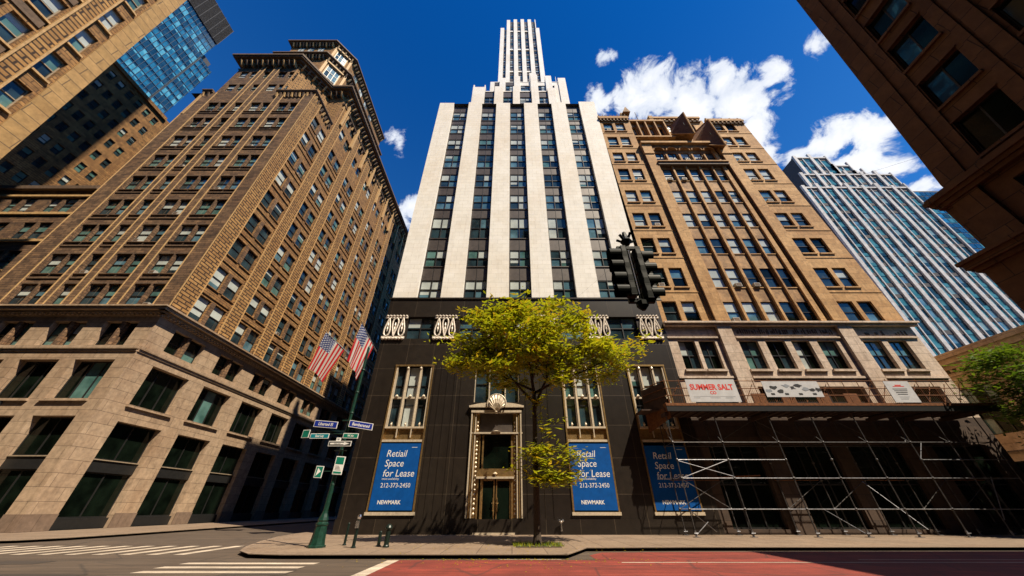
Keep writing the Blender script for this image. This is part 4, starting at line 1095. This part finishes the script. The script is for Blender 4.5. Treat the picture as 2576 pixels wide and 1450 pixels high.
# ================================================================== sidewalk shed with scaffold
def shed():
    Y0,Y1=26.3,28.3
    root=thing('sidewalk_scaffold',(25,26.3,0),'steel pipe sidewalk scaffold carrying a rusty deck before the tan building','scaffold')
    xs=[11.9,15.6,19.75,23.05,26.3,29.5,32.4,35.6]
    def post(x,y,m='dark_pipe'):
        b=MB(); b.tube((x,y,.06),(x,y,7.75),.038,.038,8,m)
        b.box(x-.17,x+.17,y-.17,y+.17,.0,.03,'steel_pipe'); b.tube((x,y,.03),(x,y,.35),.07,.06,8,'steel_pipe')
        for z in (1.5,3.3,4.45,5.6): b.lathe((x,y,z),[(.06,-.08),(.09,-.03),(.09,.03),(.06,.08)],8,m)
        b.tube((x-.13,y-.1,.22),(x+.13,y-.1,.22),.02,.02,5,'steel_pipe')
        b.build('post',root)
    for x in xs: post(x,Y0); post(x+.2,Y1)
    def bar(p,q,name='ledger',r=.028,m='steel_pipe'):
        b=MB(); b.tube(p,q,r,r,8,m); b.build(name,root)
    for i in range(len(xs)-1):
        a,b=xs[i],xs[i+1]
        for z in (1.5,3.3): bar((a,Y0,z),(b,Y0,z))
        bar((a,Y0,5.6),(b,Y0,5.6),m='dark_pipe')
        if i in (0,1,5,6): bar((a,Y0,4.45),(b,Y0,4.45))
        if i in (0,2,4,6):
            bar((a,Y1,3.3),(b,Y1,3.3),m='rusty_steel')
    for x in xs: bar((x,Y0,5.6),(x+.2,Y1,5.6),m='dark_pipe'); bar((x,Y0,3.3),(x+.2,Y1,3.3),m='dark_pipe')
    for p,q in (((xs[0],Y0,3.3),(xs[1],Y0,4.45)),((xs[0],Y0,4.4),(xs[1],Y0,3.4)),((xs[0],Y0,3.25),(xs[1]+.1,Y1,1.6)),((xs[0],Y0,1.45),(13.6,26.9,.25)),((xs[0],Y0,.1),(13.0,26.5,.8)),
                ((xs[5]-.05,Y0,4.4),(30.9,26.8,5.7)),((xs[5]+.05,Y0+.4,5.6),(xs[6],Y1,7.7)),((33.9,26.5,3.4),(33.0,26.7,.9)),((xs[3],Y0,.1),(xs[3]-.6,Y1,1.5)),((xs[4],Y1,3.2),(xs[4]+.8,Y0,.4))): bar(p,q,'brace',.028)
    for i in range(len(xs)-1):
        a,b=xs[i]+.2,xs[i+1]+.2
        bar((a,Y1,1.5),(b,Y1,1.5),m='dark_pipe'); bar((a,Y1,5.6),(b,Y1,5.6),m='dark_pipe')
        bar((a,Y1,5.6) if i%2 else (a,Y1,7.6),(b,Y1,7.6) if i%2 else (b,Y1,5.6),'brace',.024,'dark_pipe')
        bar((xs[i],Y0,5.6),(xs[i]+.2,Y1,7.5),'brace',.024,'dark_pipe')
        if i%3!=1: bar((a,Y1,1.5),(b,Y1,3.3),'brace',.024,'dark_pipe')
    bar((14.8,Y1-.2,3.45),(18.6,Y1-.3,3.6),'brace',.05,'rusty_steel')
    d=MB()
    d.box(12.2,37.6,Y0-.25,28.5,8.05,8.15,'plank_dark'); d.box(10.4,12.25,27.0,28.55,8.03,8.13,'plank_dark')  # rear stub at the left end added to shade the third lease sign
    for k in range(9): d.box(12.0,37.6,Y0+.05+k*.26,Y0+.20+k*.26,7.85,8.05,'plank_dark')
    d.box(12.0,37.7,Y0-.33,Y0-.25,8.15,8.35,'rusty_steel'); d.box(12.0,37.7,Y0-.31,Y0-.25,7.75,8.15,'frame_black'); d.box(12.0,12.1,Y0-.25,28.5,7.8,8.4,'rusty_steel')
    for k in range(34): x=12.4+k*.75; d.box(x,x+.1,Y0-.1,28.4,7.75,7.85,'plank_dark')
    for x in xs: d.box(x-.08,x+.08,Y0-.1,28.5,7.45,7.72,'plank_dark')
    d.build('deck',root)
    r=MB()
    for z in (8.95,9.5,10.1): r.tube((12.2,Y0-.28,z),(37.6,Y0-.28,z),.03,.03,6,'rusty_steel')
    for z in (8.95,9.5,10.1): r.tube((12.2,Y0-.28,z),(11.2,28.4,z),.03,.03,6,'rusty_steel')
    x=12.3
    while x<37.6: r.tube((x,Y0-.28,8.2),(x,Y0-.28,10.25),.028,.028,6,'rusty_steel'); x+=1.2
    x=12.3
    while x<37.4:
        for k in range(7): r.tube((x+.15+k*.15,Y0-.28,8.3),(x+.15+k*.15,Y0-.28,9.5),.008,.008,4,'rusty_steel',caps=False)
        if random.random()<.5: r.tube((x,Y0-.28,8.4),(x+1.2,Y0-.1,9.9),.025,.025,5,'rusty_steel')
        x+=1.2
    r.build('guard_rail',root)
    s=MB(); s.face([(12.2,Y0-.2,8.1),(11.2,28.5,8.1),(11.2,28.5,10.0),(12.2,Y0-.2,10.0)],'plank_dark'); s.face([(12.2,Y0-.2,7.3),(11.2,28.5,6.6),(11.2,28.5,8.1),(12.2,Y0-.2,8.1)],'rusty_steel')
    s.face([(12.215,Y0-.2,7.3),(11.215,28.5,6.6),(11.215,28.5,10.0),(12.215,Y0-.2,10.0)],'plank_dark')
    s.build('side_panel',root)
    for k in range(4):
        x=20+k*2.4+(.5 if k>1 else 0); b=MB(); b.box(x,x+1.1,27.4,27.5,8.2,9.5,'rusty_steel'); b.build('sheet_stack',root)
    FB=front(Y0-.36)
    def banner(a,b,z0,z1,label,fn,name='banner'):
        o=thing(name,((a+b)/2,Y0-.36,z0),label,'banner'); m=MB()
        FB.box(m,a,b,z0,z1,-.02,.01,'banner_white'); m.build('panel',o); t=MB(); fn(t); t.build('print',o)
    def f1(t):
        text_mb(t,'SUMMER SALT',FB,15.95,9.37,.62,'banner_red',.016,'CENTER',bold=.022,sx=.88)
        text_mb(t,'CO',FB,15.95,9.02,.33,'banner_red',.016,'CENTER',bold=.012)
        for u0,u1 in ((14.3,14.8),(15.6,16.4),(16.8,17.4)): FB.box(t,u0,u1,8.72,8.75,.012,.016,'ink_grey')
        FB.box(t,14.3,17.6,8.84,8.85,.012,.016,'ink_grey')
    banner(14.0,17.95,8.42,10.2,'white banner with red capitals SUMMER SALT on the scaffold rail',f1)
    def f2(t):
        rr=random.Random(3)
        for k in range(9):
            cx=20.4+k*.5; cz=9.45+rr.uniform(-.25,.25); n=9
            t.face([FB.p(cx+(.12+.28*rr.random())*math.cos(q*2*math.pi/n),cz+(.06+.16*rr.random())*math.sin(q*2*math.pi/n),.016+k*.001) for q in range(n)],'ink_black' if k%3 else 'ink_grey')
        for k in range(4): FB.box(t,20.5+k*1.1,20.8+k*1.1,8.95,9.1,.012,.016,'ink_black')
    banner(20.1,24.6,8.8,10.05,'white banner with black blotchy shapes on the scaffold rail',f2)
    def f3(t):
        FB.box(t,30.7,31.2,9.68,9.76,.012,.016,'banner_red'); FB.box(t,30.5,31.4,9.60,9.65,.012,.016,'banner_red')
        for k in range(4): FB.box(t,30.35+.05*k,31.5-.07*k,9.4-.14*k,9.45-.14*k,.012,.016,'ink_black')
        for k in range(3): FB.box(t,30.5,31.3-.1*k,8.8-.09*k,8.82-.09*k,.012,.016,'ink_grey')
    banner(29.95,31.95,8.38,10.05,'small pale notice board with red mark and dark lines on the scaffold rail',f3,'notice_board')
shed()

# ================================================================== street furniture
def lamp():
    x,y=-9.43,19.9
    root=thing('sign_pole',(x,y,0),'tall green cast iron street pole with a flared base at the corner','street pole')
    m=MB(); m.lathe((x,y,0),[(.42,0),(.42,.08),(.36,.1),(.33,.25),(.26,.85),(.29,.88),(.29,.95),(.22,1.0),(.24,1.08),(.2,1.2),(.14,1.35),(.12,1.45)],8,'green_paint',False); m.build('base',root)
    m=MB(); m.lathe((x,y,0),[(.115,1.45),(.09,6),(.075,10.3),(.03,10.45)],8,'green_paint',False)
    for z in (2.6,4.2,6.2,7.4,8.8): m.lathe((x,y,z),[(.11,-.04),(.125,0),(.11,.04)],8,'green_paint',False)
    m.build('shaft',root)
    for z in (5.75,5.05,4.2): m=MB(); m.tube((x-.35,y-.12,z),(x+.35,y-.12,z),.03,.03,6,'green_paint'); m.build('bracket',root)
    return root
LAMP=lamp()
def street_sign(p0,p1,h,mat,txt,label,name='street_sign',tsize=None,trim='white',tm='white',shear=.1,group=None):
    """plate from p0 to p1 (lower edge), facing the camera side"""
    p0,p1=Vector(p0),Vector(p1); d=(p1-p0); L_=Vector((d.x,d.y)).length; t=Vector((d.x,d.y)).normalized(); slope=d.z/L_
    F=Fac((p0.x,p0.y),(t.x,t.y),(t.y,-t.x)); 
    class G(Fac):
        def p(s,u,v,dd=0): q=Fac.p(s,u,v,dd); q.z=p0.z+v+u*slope; return q
    g=G((p0.x,p0.y),(t.x,t.y),(t.y,-t.x))
    o=thing(name,tuple((p0+p1)/2),label,'sign',group)
    m=MB(); g.box(m,0,L_,0,h,-.015,.015,trim); g.box(m,.03,L_-.03,.03,h-.03,.014,.02,mat); g.box(m,.03,L_-.03,.03,h-.03,-.02,-.014,mat); m.build('plate',o)
    if txt:
        tb=MB(); text_mb(tb,txt,g,L_/2,h*.30,tsize or h*.62,tm,.024,'CENTER',shear=shear,bold=.004,sx=.9); tb.build('lettering',o)
    return o,g,L_
yy=19.78
street_sign((-11.35,yy,5.42),(-9.95,yy-.1,5.30),.36,'street_blue','Liberted El','long blue street name sign left of the pole, top of the cluster')
street_sign((-9.3,yy-.1,5.40),(-7.95,yy,5.22),.36,'street_blue','Bambaraned','long blue street name sign right of the pole')
street_sign((-11.35,yy,4.80),(-10.3,yy,4.80),.26,'street_teal','East Ley','teal street sign under the left blue sign')
street_sign((-9.45,yy-.12,4.80),(-8.6,yy-.12,4.78),.26,'street_green','W Av','small bright green street sign close right of the pole')
street_sign((-11.95,yy+.2,4.86),(-11.5,yy+.1,4.86),.42,'street_green','','small green square sign at the far left of the sign cluster')
o,g,L_=street_sign((-10.1,yy-.2,4.38),(-8.85,yy-.2,4.38),.26,'ink_black','','black and white one way arrow sign across the pole','one_way_sign')
m=MB(); m.face([g.p(.1,.09,.024),g.p(.85,.09,.024),g.p(.85,.05,.024),g.p(1.16,.13,.024),g.p(.85,.21,.024),g.p(.85,.17,.024),g.p(.1,.17,.024)],'white'); text_mb(m,'ONE WAY',g,.5,.1,.08,'ink_black',.028,'CENTER'); m.build('arrow',o)
street_sign((-9.75,yy-.15,4.62),(-9.5,yy-.15,4.62),.2,'white','W','tiny white plate clamped at the pole above the one way sign',tm='ink_black',tsize=.14)
o,g,L_=street_sign((-9.5,yy-.1,3.05),(-9.0,yy-.1,3.02),.86,'white','','tall parking regulation sign, green above white, right of the pole','parking_sign')
m=MB(); g.box(m,.04,L_-.04,.48,.82,.018,.024,'street_green'); g.box(m,.04,L_-.04,.05,.14,.018,.024,'street_green'); 
for k in range(4): g.box(m,.08,L_-.1-.04*k,.2+.06*k,.22+.06*k,.018,.024,'ink_black')
m.build('print',o)
o,g,L_=street_sign((-10.45,yy-.05,2.9),(-10.05,yy-.05,2.88),.55,'street_green','','small green and white square sign left of the pole at mid height','parking_sign')
m=MB(); m.face([g.p(.08,.08,.024),g.p(.3,.3,.024),g.p(.12,.46,.024)],'white'); m.build('print',o)
# little ties so that the outer plates hang on the pole
for (a,b) in (((-11.7,yy+.13,5.2),(-9.5,yy+.1,5.2)),((-11.0,yy,5.05),(-9.5,yy+.05,5.05)),((-10.2,yy+.02,3.2),(-9.45,yy+.1,3.2)),((-9.45,yy+.02,5.25),(-8.2,yy+.04,5.25))): tb=MB(); tb.tube(a,b,.018,.018,5,'green_paint'); tb.build('sign_arm',LAMP)

def bollards():
    m=MB()
    r=thing('bollard',(-6.1,20.0,0),'thick dark green bollard with a rounded mushroom cap left of the tree shadow','bollard')
    m.lathe((-6.1,20,0),[(.15,0),(.15,.06),(.12,.1),(.11,.68),(.16,.72),(.17,.78),(.13,.86),(.04,.92)],12,'bollard_paint'); m.build('body',r)
    for x,y,h,rad,lab,cap in ((-6.62,20.45,.62,.08,'short plain dark post just behind the mushroom-capped bollard',0),(-8.54,21.0,.95,.06,'slim dark post nearest the green street pole',0),(-7.58,19.75,1.26,.075,'slim dark post with a bright metal cap between pole and bollard',1)):
        r=thing('street_post',(x,y,0),lab,'post'); m=MB(); m.lathe((x,y,0),[(rad*1.6,0),(rad*1.6,.04),(rad,.07),(rad,h-.05),(rad*.6,h)],8,'bollard_paint'); m.build('post',r)
        if cap: m=MB(); m.lathe((x,y,h-.14),[(.09,0),(.1,.1),(.07,.18),(.02,.2)],8,'chrome'); m.box(x-.09,x+.09,y-.1,y-.08,h-.5,h-.2,'chrome'); m.build('cap',r)
    r=thing('standpipe',(3.45,YM,0),'small chrome siamese standpipe on the black granite wall right of the tree','standpipe')
    m=MB(); m.tube((3.5,YM,.25),(3.5,YM-.2,.25),.06,.06,8,'chrome'); m.tube((3.5,YM-.2,.2),(3.5,YM-.2,.75),.05,.05,8,'chrome')
    for dx in (-.14,.14): m.tube((3.5,YM-.2,.7),(3.5+dx,YM-.34,.85),.06,.08,8,'chrome')
    m.build('pipe',r)
bollards()

def flag(tip,wall,hoist,fly,down,label,sd):
    tip,wall=Vector(tip),Vector(wall); r=thing('flag',tuple(wall),label,'flag','flags on angled poles beside the black granite base')
    m=MB(); m.tube(wall,tip,.05,.035,8,'steel_pipe'); m.lathe(tip,[(.03,-.05),(.09,.05),(.02,.16)],8,'bronze'); m.build('flag_pole',r)
    d=(wall-tip).normalized(); dn=Vector(down).normalized(); rr=random.Random(sd); nu,nv=26,20
    c=MB(); nrm=d.cross(dn).normalized()
    def P(i,j):
        u,v=i/nu,j/nv
        ph=u*11+v*1.6+sd
        w=.16*v**.6*math.sin(ph)+.07*v*math.sin(ph*2.1+1)
        sag=dn*(fly*v*(1-.05*math.sin(u*3.1)))
        return tip+d*(hoist*(u*(1-.22*v)+.02+.06*v))+sag+nrm*w+d*(.05*v*math.cos(ph))
    for i in range(nu):
        for j in range(nv):
            c.face([P(i,j),P(i+1,j),P(i+1,j+1),P(i,j+1)],'flag_cloth',[(i/nu,j/nv),((i+1)/nu,j/nv),((i+1)/nu,(j+1)/nv),(i/nu,(j+1)/nv)],smooth=True)
    c.build('cloth',r)
flag((-14.1,27,16.0),(-12.62,29.3,13.4),2.5,3.7,(-.12,.0,-1),'american flag on the nearer angled pole, partly behind the green street pole',2)
flag((-19.7,31.0,17.0),(-12.62,33.6,11.4),2.8,3.9,(-.2,.0,-1),'american flag on the farther angled pole, against the brown brick',5)

def signal():
    c=Vector((2.02,4.3,4.80)); r=thing('traffic_signal',tuple(c),'dark green traffic signal with two four-lamp heads hanging over the street','traffic light')
    m=MB(); m.tube(c+Vector((.0,0,-.62)),c+Vector((.0,0,.85)),.03,.03,8,'signal_green'); m.tube(c+Vector((-.03,-.06,-.45)),c+Vector((-.03,-.06,.45)),.012,.012,6,'chrome')
    for z in (-.54,.54): m.box(c.x-.2,c.x+.2,c.y-.03,c.y+.03,c.z+z-.03,c.z+z+.03,'signal_green')
    m.lathe(c+Vector((0,0,.72)),[(.05,-.1),(.1,-.02),(.06,.06),(.03,.2)],8,'signal_green')
    for k in range(5):
        a=k*1.3; m.tube(c+Vector((0,0,.66)),c+Vector((.16*math.cos(a),.1*math.sin(a),.72+.03*k)),.02,.025,6,'signal_green')
    m.lathe(c+Vector((0,0,-.6)),[(.03,-.1),(.09,-.03),(.09,.04),(.04,.08)],8,'signal_green')
    m.build('bracket',r)
    for s,off in ((-1,0.03),(1,-.03)):
        h=MB(); cx=c.x+s*.12
        h.box(cx-.042,cx+.042,c.y-.10,c.y+.10,c.z-.50+off,c.z+.50+off,'signal_green')
        for k in range(4):
            z=c.z+.375-.25*k+off; h.lathe((cx,c.y,z),[(.055,-.118),(.088,-.10),(.092,0),(.088,.10),(.055,.118)],8,'signal_green',True,1.25)
        ho=h.build('signal_head',r)
        for k in range(4):
            z=c.z+.375-.25*k+off; x0=cx+s*.05; n=14; v=MB()
            for ra,rb in ((.108,.102),):
                for q in range(n):
                    a0=R(-50+280*q/n); a1=R(-50+280*(q+1)/n)
                    f=lambda a,rad,x: (x,c.y+rad*math.cos(a),z+rad*math.sin(a))
                    tip=x0+s*.19
                    v.face([f(a0,ra,x0),f(a1,ra,x0),f(a1,ra,tip),f(a0,ra,tip)],'signal_green',smooth=True); v.face([f(a0,rb,x0),f(a1,rb,x0),f(a1,rb,tip),f(a0,rb,tip)],'signal_green',smooth=True)
            v.build('visor',ho)
            l=MB(); l.tube((x0,c.y,z),(x0+s*.02,c.y,z),.095,.095,14,('glass_lens_red','glass_lens_amber','glass_lens_green','glass_lens_green')[k]); l.build('lens',ho)
    w=MB(); w.tube(c+Vector((0,0,.85)),(2.9,5.6,6.6),.0015,.0015,4,'wire_black',caps=False); w.tube((9.0,2.0,6.4),(2.9,5.6,6.6),.0015,.0015,4,'wire_black',caps=False); w.tube((2.9,5.6,6.6),(0.5,YM,14.0),.0015,.0015,4,'wire_black',caps=False)
    tag(w.build('span_wire'),'hair-thin black wire from which the traffic signal hangs','cable')
signal()

# ================================================================== trees
def tree(name,base,label,limbs,clumps,leafs,trunk_r,seed,size,mats,extra=None):
    rr=random.Random(seed); base=Vector(base); r=thing(name,tuple(base),label,'tree')
    t=MB(); tips=[]
    def limb(p,d,length,rad,depth):
        n=5; q=Vector(p); dd=Vector(d).normalized()
        for k in range(n):
            nd=(dd+Vector((rr.uniform(-.22,.22),rr.uniform(-.22,.22),rr.uniform(-.08,.16)))).normalized()
            e=q+nd*length/n; r0=rad*(1-.75*k/n); r1=rad*(1-.75*(k+1)/n)
            t.tube(q,e,r0,r1,6 if rad>.05 else 4,'bark',caps=False); q=e; dd=nd
            if k>=2: tips.append(Vector(q))
            if depth>0 and k>=1:
                for _ in range(2 if rr.random()<.7 else 1):
                    a=rr.uniform(0,2*math.pi); side=Vector((math.cos(a),math.sin(a),rr.uniform(-.1,.45)))
                    limb(q,(dd*.6+side),length*rr.uniform(.35,.55),r1*.6,depth-1)
        tips.append(q)
    for p,q,r0,r1 in limbs['trunk']: t.tube(base+Vector(p),base+Vector(q),r0,r1,10,'bark',caps=False)
    for p,d,l,ra,dp in limbs['limbs']: limb(base+Vector(p),d,l,ra,dp)
    t.build('trunk',r)
    lf=MB(); pts=[]
    for c,rad,n in clumps:
        c=base+Vector(c)
        for _ in range(n):
            while True:
                v=Vector((rr.uniform(-1,1),rr.uniform(-1,1),rr.uniform(-1,1)))
                if .15<v.length<=1: break
            pts.append((c+Vector((v.x*rad[0],v.y*rad[1],v.z*rad[2])),c))
    for q in tips:
        if rr.random()<leafs[1]: pts.append((q,q-Vector((0,0,.5))))
    for q,c in pts:
        m=rr.choices(mats,(6,1.5) if len(mats)==2 else (1,))[0]
        dirn=(q-c); dirn=dirn.normalized() if dirn.length>.01 else Vector((0,0,1))
        for _ in range(leafs[0]):
            s=size*rr.uniform(.45,1.5); o=q+Vector((rr.gauss(0,.30),rr.gauss(0,.30),rr.gauss(0,.15)))
            a=rr.uniform(0,2*math.pi); ax=Vector((math.cos(a),math.sin(a),rr.uniform(-.45,.25))).normalized(); side=ax.cross(Vector((rr.uniform(-.5,.5),rr.uniform(-.5,.5),1))).normalized()
            w=s*.33
            lf.face([o-ax*s,o-ax*s*.2+side*w,o+ax*s,o-ax*s*.2-side*w],m)
    lf.build('crown',r)
def clump_cloud(rr,n,cx,cz,rx,rz,ry,cy=0,test=None,rad=(.5,1.0),cnt=(20,55)):
    out=[]
    while len(out)<n:
        a=rr.uniform(0,2*math.pi); q=math.sqrt(rr.random())
        x=cx+rx*q*math.cos(a); z=cz+rz*q*math.sin(a)+0; y=cy+ry*rr.uniform(-1,1)*math.sqrt(max(0,1-q*q)+.1)
        if test and not test(x,z): continue
        s=rr.uniform(*rad); out.append(((x,y,z),(s*1.25,s*1.25,s*.45),rr.randint(*cnt)))
    return out
rr=random.Random(11)
bx,by=1.3,20.9
cl=clump_cloud(rr,96,.1,10.8,4.7,2.8,2.6,-.3,rad=(.3,.85),cnt=(12,50))
cl+=clump_cloud(rr,32,-2.2,9.3,3.3,1.2,2.0,-.4,rad=(.25,.7),cnt=(8,34))
cl+=clump_cloud(rr,28,4.3,9.6,2.9,1.2,2.0,-.2,rad=(.25,.7),cnt=(8,34))
cl+=clump_cloud(rr,10,-.6,12.6,2.2,.9,1.4,-.3)
low=clump_cloud(rr,24,.95,3.7,1.5,1.05,.9,-.2,rad=(.28,.5),cnt=(14,30))+clump_cloud(rr,4,.3,6.3,.5,1.5,.4,0,rad=(.2,.35),cnt=(5,10))
tree('street_tree',(bx,by,0),'slim street tree with airy yellow-green leaves before the black granite entrance',
    dict(trunk=[((0,0,0),(0,0,.5),.26,.19),((0,0,.5),(.05,0,4),.19,.15),((.05,0,4),(.1,-.1,7.6),.15,.12),((.1,-.1,7.6),(-.3,-.2,10.8),.11,.05)],
         limbs=[((.1,-.1,6.6),(.5,-.3,1.4),5.0,.10,2),((.1,-.1,7.0),(-.8,-.3,1),4.8,.09,2),((.1,-.1,7.6),(1.2,.3,.7),6.0,.09,2),((.1,0,7.8),(-1.2,.5,.5),5.0,.08,2),((0,0,8.6),(.2,.9,1),4,.07,2),((0,0,8.4),(.3,-1,.8),3.6,.07,2),((-.1,0,9.4),(-.4,0,1),3.4,.06,2),((0,0,8.8),(1,.2,1),4,.06,2),
                ((.05,0,3.2),(1,-.3,.5),1.9,.035,1),((.05,0,2.9),(-.7,-.3,.3),1.1,.03,1),((.05,0,4.4),(.8,.1,.8),1.6,.03,1)]),
    cl+low,(3,.5),.16,5,.20,('leaf_yellow','leaf_gold'))
rr=random.Random(5)
cl=clump_cloud(rr,70,1.8,9.0,4.3,3.2,3.5,0,rad=(.6,1.1),cnt=(25,60))+clump_cloud(rr,14,-1.4,6.6,1.9,1.3,1.4,0,cnt=(15,40))+clump_cloud(rr,14,-1.2,10.0,1.6,1.3,1.6,0,cnt=(15,40))
tree('leafy_tree',(38,23.6,0),'dense green street tree cropped by the right edge beyond the scaffold',
    dict(trunk=[((0,0,0),(0,0,1),.3,.2),((0,0,1),(.2,0,5.5),.2,.16)],limbs=[((.2,0,4.8),(.8,0,1),4.5,.1,2),((.2,0,5),(-.8,.1,1),4.2,.1,2),((.2,0,5.4),(.1,.8,1.2),4.2,.09,2),((.2,0,5.4),(.1,-.8,1.2),4.2,.09,2)]),
    cl,(3,.4),.2,9,.2,('leaf_green',))
# tree pit
pit=MB(); pit.box(bx-1.1,bx+1.1,by-1.0,by+1.0,.004,.03,'soil'); tag(pit.build('tree_pit'),kind='structure')
gr=MB(); rr=random.Random(4)
for _ in range(700):
    x=bx+rr.uniform(-1.25,1.25); y=by+rr.uniform(-1.0,.9); h=rr.uniform(.05,.2); a=rr.uniform(0,6.28)
    gr.face([(x-.02*math.cos(a),y-.02*math.sin(a),.02),(x+.02*math.cos(a),y+.02*math.sin(a),.02),(x+rr.uniform(-.1,.1),y+rr.uniform(-.1,.1),h)],'leaf_yellow' if rr.random()<.5 else 'leaf_green')
tag(gr.build('grass'),'tufts of grass round the foot of the street tree','grass',kind='stuff')

lv=MB(); rr=random.Random(21)
for _ in range(420):
    x=rr.gauss(bx-1.5,3.2); y=rr.choice((rr.gauss(17.0,.12),rr.gauss(19.5,1.0),rr.gauss(16.3,.8))); z=.008 if y>17.25 else -.138; a=rr.uniform(0,6.28); q=rr.uniform(.03,.07)
    lv.face([(x+q*math.cos(a+k*1.57)*(1 if k%2 else .5),y+q*math.sin(a+k*1.57)*(1 if k%2 else .5),z+.01*(k==1)) for k in range(4)],'leaf_gold')
tag(lv.build('fallen_leaves'),'small yellow leaves scattered along the kerb under the street tree','leaves',kind='stuff')
pt=MB()
for x0,y0,w,h in ((-9.2,13.2,2.1,1.1),(-16.5,12.0,3.2,1.6),(-20,15.6,2.2,1.0),(-6.8,10.9,1.3,.8)): pt.face([(x0,y0,ZR+.002),(x0+w,y0+.1,ZR+.002),(x0+w-.1,y0+h,ZR+.002),(x0+.05,y0+h,ZR+.002)],'patch')
tag(pt.build('asphalt_patches'),kind='structure')
